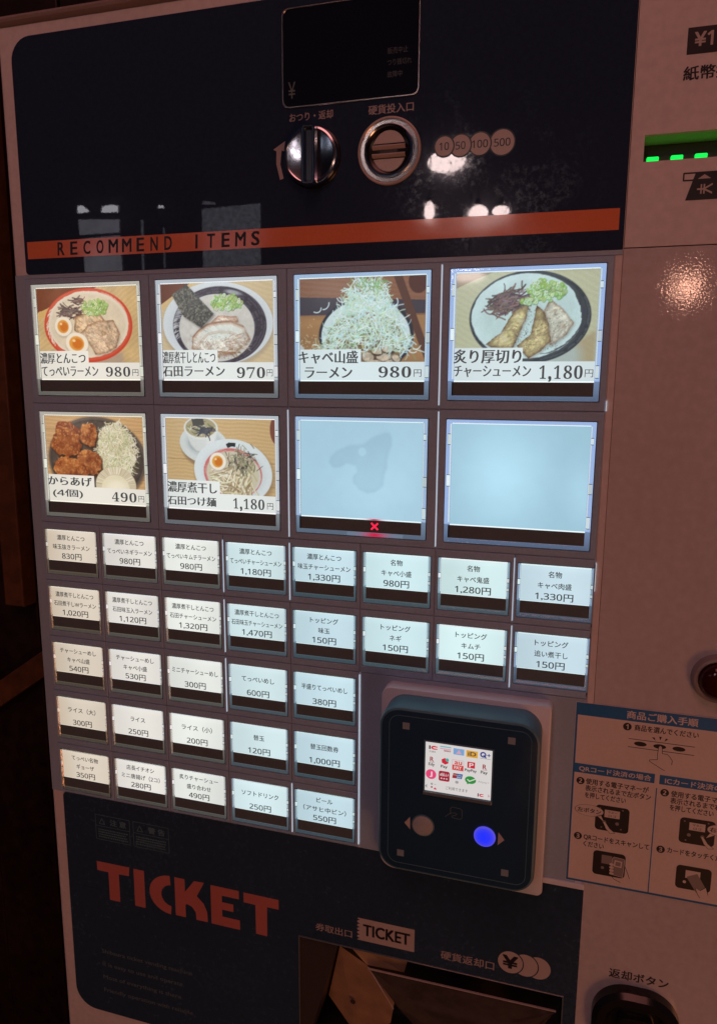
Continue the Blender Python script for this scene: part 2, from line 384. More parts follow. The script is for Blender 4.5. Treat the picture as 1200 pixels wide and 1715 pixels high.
# ------------------------------------------------------------------ painter for the printed food photos
def vnoise(h, w_, cell, octv=4, seed=0):
    g = np.random.default_rng(seed); out = np.zeros((h, w_)); amp = 1.0; tot = 0
    for o in range(octv):
        c = max(1.2, cell / 2 ** o); gh, gw = int(h / c) + 3, int(w_ / c) + 3
        a = g.random((gh, gw)); yy = np.arange(h) / c; xx = np.arange(w_) / c
        yi = yy.astype(int); xi = xx.astype(int); fy = yy - yi; fx = xx - xi
        fy = fy * fy * (3 - 2 * fy); fx = fx * fx * (3 - 2 * fx)
        t = a[yi][:, xi] * (1 - fx) + a[yi][:, xi + 1] * fx; b = a[yi + 1][:, xi] * (1 - fx) + a[yi + 1][:, xi + 1] * fx
        out += amp * (t * (1 - fy)[:, None] + b * fy[:, None]); tot += amp; amp *= 0.55
    return out / tot
class Cv:
    def __init__(s, W, H, pp=6.0, bg=(255, 255, 255)):
        s.W, s.H, s.pp = W, H, pp; s.w = int(W * pp); s.h = int(H * pp)
        s.a = np.ones((s.h, s.w, 3)) * np.array(bg, float)
        s.Y, s.X = np.mgrid[0:s.h, 0:s.w]; s.X = (s.X + .5) / pp; s.Y = (s.Y + .5) / pp
    def mix(s, mask, c, al=1.0):
        mk = (np.clip(mask, 0, 1) * al)[..., None]; s.a = s.a * (1 - mk) + np.array(c, float) * mk
    def ell(s, cx, cy, rx, ry, rot=0.0, soft=None, wob=0.0, seed=1):
        t = math.radians(rot); dx = s.X - cx; dy = s.Y - cy
        u = (dx * math.cos(t) + dy * math.sin(t)) / rx; v = (-dx * math.sin(t) + dy * math.cos(t)) / ry
        d = np.sqrt(u * u + v * v)
        if wob: d = d + wob * (vnoise(s.h, s.w, 3.2 * s.pp, 3, seed) - .5)
        k = soft if soft else 0.35 / min(rx, ry)
        return np.clip((1 - d) / k + .5, 0, 1)
    def pol(s, pts, wob=0.0, seed=3, soft=0.0):
        X, Y = s.X, s.Y
        if wob:
            X = X + wob * (vnoise(s.h, s.w, 2.2 * s.pp, 3, seed) - .5) * 2; Y = Y + wob * (vnoise(s.h, s.w, 2.2 * s.pp, 3, seed + 1) - .5) * 2
        ins = np.zeros(X.shape, bool); n = len(pts)
        for i in range(n):
            x1, y1 = pts[i]; x2, y2 = pts[(i + 1) % n]
            if y1 == y2: continue
            c = ((y1 > Y) != (y2 > Y)) & (X < (x2 - x1) * (Y - y1) / (y2 - y1) + x1); ins ^= c
        mk = ins.astype(float)
        if soft:
            k = int(soft * s.pp); 
            for _ in range(2):
                for ax in (0, 1):
                    acc = sum(np.roll(mk, d, ax) for d in range(-k, k + 1)); mk = acc / (2 * k + 1)
        return mk
    def stroke(s, pts, wd, c, al=1.0):
        pts = np.array(pts, float); x0, y0 = pts.min(0) - wd; x1, y1 = pts.max(0) + wd
        i0, i1 = max(0, int(y0 * s.pp)), min(s.h, int(y1 * s.pp) + 2); j0, j1 = max(0, int(x0 * s.pp)), min(s.w, int(x1 * s.pp) + 2)
        if i1 <= i0 or j1 <= j0: return
        X = s.X[i0:i1, j0:j1]; Y = s.Y[i0:i1, j0:j1]; D = np.full(X.shape, 1e9)
        for (ax, ay), (bx, by) in zip(pts[:-1], pts[1:]):
            vx, vy = bx - ax, by - ay; L2 = vx * vx + vy * vy + 1e-9
            t = np.clip(((X - ax) * vx + (Y - ay) * vy) / L2, 0, 1)
            D = np.minimum(D, np.hypot(X - ax - t * vx, Y - ay - t * vy))
        mk = np.clip((wd / 2 - D) * s.pp + .5, 0, 1)[..., None] * al
        s.a[i0:i1, j0:j1] = s.a[i0:i1, j0:j1] * (1 - mk) + np.array(c, float) * mk
    def curl(s, x, y, L, ang, bend, wd, c, al=1.0, n=5):
        pts = [(x, y)]; a = ang
        for i in range(n): a += bend * random.uniform(.4, 1.3) / n; x += L / n * math.cos(a); y += L / n * math.sin(a); pts.append((x, y))
        s.stroke(pts, wd, c, al)
    def modulate(s, mask, cell, amp, seed=5, stretch=1.0):
        n = vnoise(s.h, int(s.w / stretch) + 2, cell * s.pp, 5, seed)
        if stretch != 1.0:
            idx = np.minimum((np.arange(s.w) / stretch).astype(int), n.shape[1] - 1); n = n[:, idx]
        n = n[:s.h, :s.w]; k = (1 + amp * (n - .5) * 2 * mask)[..., None]; s.a = np.clip(s.a * k, 0, 255)
ONE = lambda c: np.ones((c.h, c.w))
def jit(c, d): return tuple(max(0, min(255, v + random.uniform(-d, d))) for v in c)

def wood(c, a, ang=0.0, freq=1.6, amp=12, seed=1):
    c.mix(ONE(c), a); t = math.radians(ang)
    n = vnoise(c.h, c.w, 10 * c.pp, 3, seed)
    v = (-c.X * math.sin(t) + c.Y * math.cos(t)) * freq + n * 3.0
    c.a = np.clip(c.a + (np.sin(v * 2.4) * .5 + np.sin(v * 7.1) * .35)[..., None] * amp, 0, 255)
def onions(c, u, v, su, sv, n, light=(205, 222, 160), dark=(90, 135, 50)):
    for i in range(n):
        a = random.uniform(0, 6.28); r = math.sqrt(random.random()); x, y = u + su * r * math.cos(a), v + sv * r * math.sin(a)
        q = random.uniform(0.7, 1.25); t = random.uniform(0, 3.1)
        k = 9; ex = random.uniform(.55, 1.0)
        pts = [(x + q * math.cos(2 * math.pi * j / k) * math.cos(t) - q * ex * math.sin(2 * math.pi * j / k) * math.sin(t),
                y + q * math.cos(2 * math.pi * j / k) * math.sin(t) + q * ex * math.sin(2 * math.pi * j / k) * math.cos(t)) for j in range(k + 1)]
        c.stroke([(p[0] + .2, p[1] + .3) for p in pts], .7, jit(dark, 22), .6); c.stroke([(x, y), (x + .1, y)], q * 1.1, jit((178, 204, 132), 16), .85); c.stroke(pts, .45, jit(random.choice([light, (228, 238, 205), (150, 190, 80), (175, 205, 110)]), 14), .95)
def kikurage(c, u, v, su, sv, n, cols=((62, 44, 42), (92, 66, 62), (120, 92, 88)), ang=(-.6, .4)):
    for i in range(n):
        a = random.uniform(0, 6.28); r = math.sqrt(random.random())
        c.curl(u + su * r * math.cos(a), v + sv * r * math.sin(a), random.uniform(2.5, 6), random.uniform(*ang) + random.choice([0, math.pi]), random.uniform(-1.2, 1.2), random.uniform(.45, .9), jit(random.choice(cols), 10), .95)
def chashu(c, pts, base, edge, seed, crust=1.0):
    mk = c.pol(pts, .45, seed); c.mix(c.pol([(x + .5, y + .8) for x, y in pts], .45, seed, .8), (120, 95, 80), .5)
    c.mix(mk, base)
    keep = c.a.copy(); xs_ = [p[0] for p in pts]; ys_ = [p[1] for p in pts]; dirn = math.atan2(pts[len(pts) // 2][1] - pts[0][1], pts[len(pts) // 2][0] - pts[0][0])
    lt = tuple(min(255, v_ * 1.12 + 8) for v_ in base); dk = tuple(v_ * .80 for v_ in base); md = tuple((v_ * .6 + e_ * .4) for v_, e_ in zip(base, edge))
    for i in range(int(9 * (max(xs_) - min(xs_)))): c.curl(random.uniform(min(xs_) - 2, max(xs_)), random.uniform(min(ys_), max(ys_)), random.uniform(2, 8), random.gauss(dirn + .5, .35), random.uniform(-.8, .8), random.uniform(.3, .9), jit(random.choice([lt, lt, base, dk, md]), 7), .5)
    c.a = keep * (1 - mk[..., None]) + c.a * mk[..., None]
    inner = c.pol(pts, .45, seed, 1.2 * crust); c.mix(np.clip(mk * (1 - inner) * 1.9, 0, 1), edge, .85)
    c.modulate(mk, 4, .20, seed); c.modulate(mk, 1.1, .22, seed + 3)
    n = vnoise(c.h, c.w, 4 * c.pp, 4, seed + 9); c.mix(mk * np.clip((n - .60) * 5, 0, 1), edge, .35)
    n = vnoise(c.h, c.w, 5 * c.pp, 4, seed + 19); c.mix(mk * np.clip((n - .56) * 6, 0, 1), (232, 218, 196), .35)
def egg(c, x, y, rx, ry, rot=0):
    c.mix(c.ell(x + .3, y + .6, rx * 1.04, ry * 1.04, rot, .25), (150, 130, 110), .5)
    c.mix(c.ell(x, y, rx, ry, rot, .1), (240, 230, 212)); c.mix(c.ell(x - .2, y + .1, rx * .66, ry * .68, rot, .12), (232, 150, 48)); c.mix(c.ell(x + .4, y + .3, rx * .46, ry * .48, rot, .4), (214, 104, 16)); c.mix(c.ell(x - rx * .25, y - ry * .25, rx * .14, ry * .12, rot, .6), (255, 225, 160), .9)
def pepper(c, u, v, su, sv, n, colr=(70, 62, 58)):
    for i in range(n):
        a = random.uniform(0, 6.28); r = math.sqrt(random.random()); x, y = u + su * r * math.cos(a), v + sv * r * math.sin(a)
        c.stroke([(x, y), (x + .15, y + .1)], random.uniform(.18, .4), jit(colr, 20), random.uniform(.4, .9))
def brushrim(c, cx, cy, rx, ry, rx2, ry2, colr, colr2, seed, dx=0, dy=0, rot=0, gaps=.5):
    o = c.ell(cx, cy, rx, ry, rot); i = c.ell(cx + dx, cy + dy, rx2, ry2, rot); band = np.clip(o - i, 0, 1)
    c.mix(band, colr)
    t = np.arctan2((c.Y - cy) / ry, (c.X - cx) / rx); rad = np.hypot((c.X - cx) / rx, (c.Y - cy) / ry)
    n = vnoise(c.h, c.w, 2.0 * c.pp, 3, seed)
    st = np.sin(rad * 95 + n * 7 + t * 1.5) * .5 + .5
    c.mix(band * st * (n > .42), colr2, gaps)

LW, LH = 73.4, 56.6
def pic_red_bowl():
    c = Cv(LW, LH); wood(c, (204, 170, 112), -35, 1.0, 9, 3)
    c.mix(c.pol([(0, 0), (46, 0), (18, 9), (0, 15)], .5), (112, 48, 22)); c.mix(c.pol([(0, 15), (18, 9), (21, 10), (0, 20)]), (214, 168, 92))
    c.modulate(ONE(c), 8, .12, 4)
    c.mix(c.pol([(8, 38), (62, 40), (60, 56), (14, 56)], 0, 3, 1.2), (165, 142, 128), .8)
    c.mix(c.ell(37, 23.2, 32.2, 22.6), (208, 52, 30)); c.mix(c.ell(36.8, 22.8, 31.2, 21.7, 0, .03), (224, 82, 52), .6)
    c.mix(c.ell(37.2, 22.6, 29.2, 20.2, 0, None, .05, 3), (226, 216, 198)); c.mix(c.ell(37, 22.8, 27.3, 18.6, 0, .05), (208, 188, 158), .5)
    c.mix(c.ell(37.5, 23, 26.0, 17.6, 0, .3), (222, 206, 178))
    for i in range(26): a = random.uniform(2.5, 3.6); c.stroke([(37 + 30.5 * math.cos(a), 23 + 21.4 * math.sin(a)), (37 + 29.2 * math.cos(a + .12), 23 + 20 * math.sin(a + .12))], .5, (228, 214, 196), .9)
    for i in range(10): a = random.uniform(-1.2, -.5); c.stroke([(37 + 30.3 * math.cos(a), 23 + 21.2 * math.sin(a)), (37 + 29.6 * math.cos(a + .25), 23 + 20.4 * math.sin(a + .25))], .4, (232, 180, 160), .8)
    c.modulate(c.ell(37, 23, 27, 18), 3, .07, 8)
    kikurage(c, 25, 14.5, 7.5, 3.8, 85); kikurage(c, 31, 8.5, 4.5, 2.2, 16)
    chashu(c, [(28, 18), (37, 15.5), (47, 17), (50, 21), (44, 27), (32, 30), (27, 26)], (212, 176, 134), (128, 80, 46), 21)
    chashu(c, [(30, 29), (37, 23), (46, 20.5), (56, 20.5), (60, 29), (57, 37), (50, 40), (42, 41), (38, 35)], (214, 182, 148), (122, 78, 50), 31)
    onions(c, 43, 12.3, 9.5, 4.6, 105)
    egg(c, 19, 23.5, 6.4, 6, 10); egg(c, 28.4, 34, 8.4, 6.6, 8)
    pepper(c, 50, 32, 12, 9, 60); return c, (36.4, 38.6)
def pic_nori_bowl():
    c = Cv(LW, LH); wood(c, (212, 184, 138), 14, 1.0, 7, 13)
    c.mix(c.pol([(0, 0), (21, 0), (8, 8), (0, 12)]), (106, 56, 42)); c.mix(c.pol([(0, 12), (20, 0), (24, 0), (0, 16)]), (220, 182, 120))
    c.mix(c.ell(37.4, 25.2, 36.4, 24.6, 0, .1), (150, 130, 108), .6)
    c.mix(c.ell(37, 23.6, 36, 23.9), (214, 220, 224)); c.mix(c.ell(38, 24.8, 32, 22.0, 0, .2), (200, 206, 212))
    brushrim(c, 38.4, 24.7, 30.6, 22.4, 24.6, 19.4, (56, 48, 58), (104, 96, 110), 14, -1.8, 1.4)
    for i in range(40): a = random.uniform(2.7, 3.7); c.stroke([(38.4 + 30.2 * math.cos(a), 24.7 + 22 * math.sin(a)), (38.4 + random.uniform(26, 29) * math.cos(a + .06), 24.7 + random.uniform(19, 21) * math.sin(a + .06))], .5, (196, 196, 200), .7)
    c.mix(c.ell(36.6, 26.2, 24.6, 19.3, 0, .04), (204, 198, 190)); c.modulate(c.ell(36.6, 26, 24.6, 19), 2.5, .08, 3)
    c.mix(c.ell(48, 6, 5, 1.2, 12, .8), (220, 225, 235), .6)
    chashu(c, [(33, 23), (38, 19), (50, 19.5), (51, 22.5), (40, 25)], (214, 196, 178), (150, 96, 70), 5)
    chashu(c, [(20.5, 31), (25, 27), (31, 23.6), (38, 22.2), (46, 22), (54, 24.6), (58.5, 33), (53, 37), (48, 41), (38, 42), (28, 40), (20, 38)], (222, 212, 198), (142, 94, 66), 41)
    c.mix(c.ell(40, 28.5, 14.5, 4.2, -8, .4), (218, 226, 218), .75)
    for o_, cl_, wd_ in ((0, (150, 96, 70), 1.1), (1.1, (206, 170, 146), .9), (5.6, (196, 168, 150), .7), (6.6, (184, 150, 128), .6)):
        c.stroke([(21 + o_ * .3, 31 + o_), (25 + o_ * .3, 27.2 + o_), (31, 24 + o_ * .9), (38, 22.8 + o_ * .9), (46, 22.6 + o_), (54 - o_ * .2, 25.6 + o_)], wd_, cl_, .6)
    for i in range(60): c.curl(random.uniform(41, 55), random.uniform(31, 38), random.uniform(2, 5), random.gauss(-.1, .4), .6, .4, jit(random.choice([(176, 140, 118), (226, 214, 196), (150, 108, 84)]), 10), .55)
    for i in range(24): c.curl(random.uniform(30, 52), 40 + random.gauss(0, 1), random.uniform(1.5, 4), random.gauss(-.1, .5), .6, .7, jit((140, 92, 60), 16), .6)
    onions(c, 43.5, 11.5, 9.8, 5, 100, (218, 232, 200), (90, 130, 80))
    nori = [(17.6, .6), (35.2, 18), (26.6, 26), (15.2, 19.2), (7.6, 6.4)]
    mk = c.pol(nori, .15); c.mix(c.pol([(x + .8, y + 1) for x, y in nori], .2, 3, .7), (60, 50, 50), .5); c.mix(mk, (74, 72, 68)); c.modulate(mk, .9, .55, 6)
    n = vnoise(c.h, c.w, .8 * c.pp, 2, 66); c.mix(mk * (n > .62), (168, 156, 130), .5)
    pepper(c, 44, 36, 14, 8, 130); pepper(c, 26, 34, 9, 8, 40); return c, (37, 38.7)
def pic_cabbage_ramen():
    c = Cv(LW, LH); c.mix(ONE(c), (128, 76, 52)); wood(c, (146, 88, 62), 3, 1.0, 9, 23)
    c.mix(c.pol([(0, 10), (73, 13), (73, 20), (60, 20), (0, 20)]), (66, 54, 62)); c.mix(c.pol([(0, 20.5), (73, 21), (73, 57), (0, 57)]), (168, 112, 66)); c.modulate(c.pol([(0, 20.5), (73, 21), (73, 57), (0, 57)]), 6, .16, 9, 4.0)
    c.mix(c.pol([(55, 0), (60, 0), (74, 36), (74, 47)]), (92, 54, 42)); c.mix(c.ell(69, 3, 5.5, 6.5), (84, 44, 38))
    for i in range(60): x, y = random.gauss(5, 3), random.gauss(36, 5); c.stroke([(x, y), (x + .3, y)], .5, (226, 190, 140), .8)
    c.mix(c.ell(-1, 44, 5, 8), (205, 196, 190))
    c.mix(c.ell(39.2, 31.4, 27.6, 20.5), (44, 42, 50)); c.mix(c.ell(39, 31.6, 25.8, 19.2), (214, 222, 218)); c.mix(c.ell(39, 35, 23, 16), (120, 96, 66))
    for i in range(130): a = random.uniform(0, 6.28); r = math.sqrt(random.random()); c.curl(39 + 22 * r * math.cos(a), 38 + 9 * r * math.sin(a), random.uniform(1.5, 4), random.uniform(0, 6), 2, random.uniform(.5, 1.1), jit(random.choice([(150, 108, 60), (120, 80, 50), (110, 130, 60), (90, 60, 40), (190, 150, 90)]), 14))
    for (x, y, r1, r2, t) in [(41, 43.5, 3.6, 2.6, 20), (50, 42.6, 4.4, 3, -10), (46, 40, 3, 2, 0), (52, 38.6, 3.6, 2.4, 10), (45, 47, 4, 2.4, 0), (38, 48, 3.2, 2, 20), (53, 47, 3, 2, -20), (57, 44, 2.6, 1.8, 30)]:
        c.mix(c.ell(x + .3, y + .5, r1 * 1.1, r2 * 1.15, t, .3), (58, 36, 26)); c.mix(c.ell(x, y, r1, r2, t, .2, .3, int(x)), (204, 172, 142)); c.modulate(c.ell(x, y, r1, r2, t), 1.2, .3, int(y))
    # the mountain of shredded cabbage: strands inside a bell shape
    for i in range(1500):
        v = random.random() ** .8; y = 1 + v * 39; hw = 8 + 21 * (v ** 1.15); x = 41 - 2 * v + random.uniform(-1, 1) * hw
        if y > 36 and abs(x - 40) < 12 and random.random() < .7: continue
        base = random.choice([(220, 236, 230), (200, 228, 228), (230, 240, 228), (196, 212, 176), (214, 226, 190), (210, 226, 196), (190, 218, 216), (238, 246, 242)])
        if i < 500: base = random.choice([(172, 190, 156), (150, 172, 128), (186, 204, 184), (140, 164, 112)])
        c.curl(x, y, random.uniform(2, 7.5), random.uniform(0, 6.28), random.uniform(-2.6, 2.6), random.uniform(.28, .6), jit(base, 8), .9)
    for i in range(40): c.curl(41 + random.gauss(0, 4.2), random.uniform(0, 7), random.uniform(2, 4), random.uniform(0, 6), 1.5, .5, jit((120, 165, 84), 20), .8)
    for p in [(13, 16, 6, 1.2, 2.2), (14, 17, 6, .4, -3), (57, 12, 5, .9, 2), (64, 34.5, 5, .1, .8), (60, 35, 7, 0, -.6), (30, 6, 5, 2.4, 1)]: c.curl(p[0], p[1], p[2], p[3], p[4], .55, (220, 236, 236))
    return c, (36.6, 39)
def pic_charred_pork():
    c = Cv(LW, LH); wood(c, (200, 192, 150), 26, .9, 6, 33)
    c.mix(c.pol([(0, 0), (20, 0), (9, 4), (0, 8)]), (150, 120, 90), .8)
    c.mix(c.pol([(52, 44), (73, 30), (73, 57), (50, 57)], 0, 3, 1), (168, 128, 86), .55)
    c.mix(c.ell(45, 44, 21, 15, 0, .3), (176, 190, 186), .8)
    brushrim(c, 38.8, 23.4, 31.2, 23.6, 28.4, 21.8, (46, 50, 56), (120, 130, 134), 24, -1.2, -.6, 0, .35)
    c.mix(c.ell(38.0, 22.8, 29.4, 22.2), (64, 68, 72)); c.mix(c.ell(37.2, 22.8, 28.4, 21.6, 0, None, .03, 5), (208, 226, 222)); c.mix(c.ell(38, 24, 25, 18.5, 0, .2), (196, 216, 210))
    for i in range(42): a = random.uniform(-.62, .25); c.curl(38 + 28.6 * math.cos(a), 23 + 21.8 * math.sin(a), random.uniform(3, 8), a + 1.57, .4, random.uniform(.5, 1.5), jit((56, 58, 66), 8), .9)
    for i in range(14): a = random.uniform(.2, 1.2); c.curl(38 + 27.6 * math.cos(a), 23 + 20.6 * math.sin(a), random.uniform(3, 7), a + 1.7, .4, .4, (70, 74, 80), .8)
    c.modulate(c.ell(37, 23, 28, 21), 6, .06, 7)
    kikurage(c, 29, 14.8, 9, 5.2, 190, ((82, 58, 60), (112, 82, 80), (64, 46, 50), (138, 108, 104)), (-.9, .1))
    kikurage(c, 22, 19.5, 4.5, 3.5, 24, ((92, 66, 66), (120, 90, 84))); c.curl(25, 11, 5, -.5, -.3, .6, (92, 66, 64)); c.curl(34.5, 8, 3, -1.7, .2, .7, (92, 66, 64))
    chashu(c, [(50, 15), (56, 19.5), (61.5, 26.5), (58.5, 32), (50, 38), (49, 31), (46, 21), (48.5, 15.5)], (206, 196, 172), (126, 84, 58), 51, .8)
    chashu(c, [(42.5, 17.5), (46, 20), (49, 27), (50.3, 36), (45, 41), (39.5, 44.5), (36.5, 41.5), (33, 38), (40, 32), (41.5, 24)], (206, 180, 118), (84, 54, 36), 61, 1.2)
    chashu(c, [(38.6, 16.6), (37.6, 23), (34, 32), (31.4, 39), (26, 39.6), (20, 38.6), (16.4, 37.2), (24, 31.4), (28, 25), (31, 20)], (208, 184, 120), (78, 50, 34), 71, 1.2)
    onions(c, 47, 9.8, 9.6, 5.2, 120, (214, 232, 190), (88, 132, 62)); onions(c, 39, 15.5, 5, 1.6, 18, (206, 226, 180), (88, 132, 62))
    pepper(c, 45, 30, 14, 11, 260); pepper(c, 36, 36, 5, 7, 60, (40, 36, 36))
    return c, (36.4, 38.8)
def pic_fried_chicken():
    c = Cv(LW, LH); wood(c, (206, 160, 104), 2, 1.0, 16, 43)
    for y in (9, 17, 40): c.mix((np.abs(c.Y - y) < .2).astype(float), (120, 80, 48), .7)
    c.mix(c.ell(38, 28.5, 37, 28.2, 0, .05), (84, 66, 54), .7); c.mix(c.ell(38, 27.6, 36.2, 26.8), (58, 48, 44)); c.mix(c.ell(37.5, 27.8, 33.6, 24.6, 0, .08), (72, 60, 54)); c.modulate(c.ell(38, 27.6, 36, 27), 3, .2, 3)
    c.mix(c.ell(38, 27.6, 36.2, 26.8, 0, .03) - c.ell(37.6, 28, 35, 25.7, 0, .04), (128, 112, 100), .5)
    # cabbage
    c.mix(c.ell(52, 22, 13, 17, 6, .3, .2, 4), (168, 162, 124))
    for i in range(1150):
        a = random.uniform(0, 6.28); r = random.random() ** .5; x, y = 52.5 + 13.6 * r * math.cos(a) + 0.08 * 17 * r * math.sin(a), 21.5 + 17.5 * r * math.sin(a)
        base = random.choice([(226, 222, 196), (238, 234, 214), (206, 202, 168), (214, 214, 176), (190, 190, 146), (170, 170, 124)])
        c.curl(x, y, random.uniform(2, 5.5), random.gauss(1.2, .8), random.uniform(-2, 2), random.uniform(.3, .6), jit(base, 8), .9)
    for i in range(46): a = random.uniform(-1.5, 1.4); c.curl(52.5 + 14 * math.cos(a), 22 + 17.5 * math.sin(a), random.uniform(2, 5), a + random.uniform(-1, 1), random.choice([-4, 4]), .45, (226, 222, 204))
    for i in range(14): c.curl(random.uniform(34, 38), random.uniform(6, 28), 4, random.uniform(1, 4), 4, .4, (228, 220, 196))
    # karaage
    def kar(x, y, rx, ry, rot, sd, colr=(176, 84, 28)):
        c.mix(c.ell(x + .6, y + 1, rx * 1.05, ry * 1.05, rot, .15, .3, sd), (54, 26, 14), .9); mk = c.ell(x, y, rx, ry, rot, .06, .38, sd); c.mix(mk, colr)
        n = vnoise(c.h, c.w, 3.2 * c.pp, 5, sd + 1); c.mix(mk * np.clip((n - .52) * 5, 0, 1), (222, 140, 62), .8); c.mix(mk * np.clip((.47 - n) * 5, 0, 1), (112, 38, 14), .8)
        n = vnoise(c.h, c.w, 1.0 * c.pp, 3, sd + 2); c.mix(mk * np.clip((n - .6) * 7, 0, 1), (240, 176, 104), .65); c.mix(mk * np.clip((.4 - n) * 6, 0, 1), (120, 44, 18), .5)
        c.mix(c.ell(x + rx * .3, y + ry * .45, rx, ry, rot, .9, .2, sd) * mk, (90, 32, 14), .28)
    kar(33, 12, 6.5, 7.5, -10, 101, (186, 98, 40)); kar(17, 9.5, 9.2, 5.6, 12, 111, (140, 54, 26)); kar(15.6, 17.6, 11.4, 9.2, 8, 121); kar(32.5, 29.5, 9.4, 8, 20, 131, (170, 88, 38)); kar(17.5, 35, 13.8, 7.6, 12, 141, (184, 92, 32))
    # paper cup of mayonnaise
    c.mix(c.ell(51.5, 44, 15, 12, 0, .03), (206, 196, 166)); 
    for i in range(60): a = random.uniform(3.2, 6.25); c.stroke([(51.5 + 9.4 * math.cos(a), 44 + 7.4 * math.sin(a)), (51.5 + 14.6 * math.cos(a), 44 + 11.6 * math.sin(a))], .35, random.choice([(236, 230, 208), (178, 166, 132)]), .8)
    c.mix(c.ell(51.3, 46, 10.4, 8.6, 0, .05), (226, 220, 190)); c.mix(c.ell(52.5, 45, 7, 4, 0, .8), (244, 240, 220), .8)
    return c, (35.4, 38.6)
def pic_dipping_noodles():
    c = Cv(LW, LH); wood(c, (206, 166, 108), 3, 1.2, 13, 53)
    for y in (25, 39): c.mix((np.abs(c.Y - y - .02 * c.X) < .2).astype(float), (150, 106, 62), .7)
    c.mix(c.ell(75, 6, 5, 9), (122, 62, 48))
    c.mix(c.ell(27, 18.5, 16.6, 12, 8, .15), (120, 88, 60), .7); c.mix(c.ell(26, 16, 16.6, 11.4, 8), (206, 212, 210)); c.mix(c.ell(26.5, 15.4, 13, 8.4, 8, .2), (186, 194, 194))
    c.mix(c.ell(24.8, 14.6, 9.6, 6.6, 0, .1), (166, 172, 174)); c.mix(c.pol([(13, 7), (35.5, 7), (33.5, 14), (30, 19), (26, 20.6), (21, 20), (17, 16)], 0, 3, .4), (210, 212, 208)); c.mix(c.ell(31, 13, 3, 5, 20, .8), (236, 238, 236), .5)
    c.mix(c.ell(24.2, 6, 11.6, 6.9), (222, 222, 216)); c.mix(c.ell(24.2, 5.7, 10.4, 5.9), (166, 148, 108)); 
    for i in range(80): a = random.uniform(0, 6.28); r = math.sqrt(random.random()); c.curl(24 + 8.5 * r * math.cos(a), 6 + 4.2 * r * math.sin(a), 2, random.uniform(0, 6), 1, .5, jit(random.choice([(110, 120, 60), (190, 176, 140), (90, 84, 60), (206, 200, 180)]), 12))
    c.mix(c.pol([(18, .6), (26, .2), (27, 4), (19, 5)], .3), (56, 54, 50)); kikurage(c, 26.5, 7.6, 4, 1.8, 40, ((48, 46, 56), (66, 64, 76)))
    c.mix(c.ell(46, 34, 27, 20.6, 6, .12), (130, 98, 66), .55); c.mix(c.ell(45, 32.2, 26.2, 20, 6), (214, 222, 224)); c.mix(c.ell(45.4, 33, 21, 15.8, 6, .2), (200, 208, 210))
    brushrim(c, 45, 33, 19.6, 15.2, 18.1, 13.8, (206, 96, 92), (236, 190, 186), 64, .6, .5, 6)
    c.mix(c.ell(45.2, 33.4, 17.8, 13.8, 6, .1), (202, 190, 160))
    c.mix(c.pol([(41, 15.5), (43, 14.2), (47.5, 14.6), (47, 17), (44.5, 16.6), (42, 17.6)], .3), (38, 38, 42))
    for i in range(230):
        x = random.uniform(29, 58); y = random.uniform(31, 46)
        if ((x - 45) / 17) ** 2 + ((y - 33) / 13.4) ** 2 > 1: continue
        if x > 44: ang = random.gauss(1.9, .25)
        else: ang = random.gauss(.25, .5)
        c.curl(x + .2, y + .4, random.uniform(5, 10), ang, random.uniform(-.9, .9), 1.15, (136, 112, 74), .55); c.curl(x, y, random.uniform(5, 10), ang, random.uniform(-.9, .9), .85, jit(random.choice([(228, 214, 178), (214, 196, 154), (240, 230, 204)]), 8), .95)
    for i in range(150): c.curl(51 + random.gauss(0, 4.8), 24.5 + random.gauss(0, 3.2) + .0, random.uniform(2, 5.5), random.gauss(.9, .7), .3, random.uniform(.35, .65), jit(random.choice([(96, 86, 62), (140, 128, 96), (62, 58, 50), (170, 160, 128)]), 14), .95)
    c.curl(61, 31, 5, -.7, .1, .35, (80, 70, 50)); c.curl(57, 27, 4, -.9, .1, .35, (80, 70, 50)); c.curl(49, 18, 3, -1.3, .1, .4, (70, 66, 56))
    egg(c, 35.2, 26, 5.6, 5.4); return c, (36.2, 38.4)

def tint_card(c, box, tint, band=46.0, paper=(236, 238, 236)):
    """white caption band below the photo; the back light washes the print out"""
    bl = c.a.copy(); bl = (bl + np.roll(bl, 1, 0) + np.roll(bl, -1, 0) + np.roll(bl, 1, 1) + np.roll(bl, -1, 1)) / 5
    c.a = c.a * .35 + bl * .65
    g_ = c.a.mean(2, keepdims=True); c.a = (c.a * .88 + g_ * .12) * .90 + 232 * .10
    c.a = np.clip(c.a * (1 + .10 * (vnoise(c.h, c.w, 1.3, 2, 901) - .5))[..., None], 0, 255)
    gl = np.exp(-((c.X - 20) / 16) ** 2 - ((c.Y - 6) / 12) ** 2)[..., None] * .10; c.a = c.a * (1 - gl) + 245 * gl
    bx, by = box
    c.mix(((c.Y > band) | ((c.X < bx) & (c.Y > by))).astype(float), paper)
    a = c.a / 255.0; h2, w2 = c.h // 2, c.w // 2
    a = a[:h2 * 2, :w2 * 2].reshape(h2, 2, w2, 2, 3).mean((1, 3)) * 255
    return lin(a) * np.array(tint)

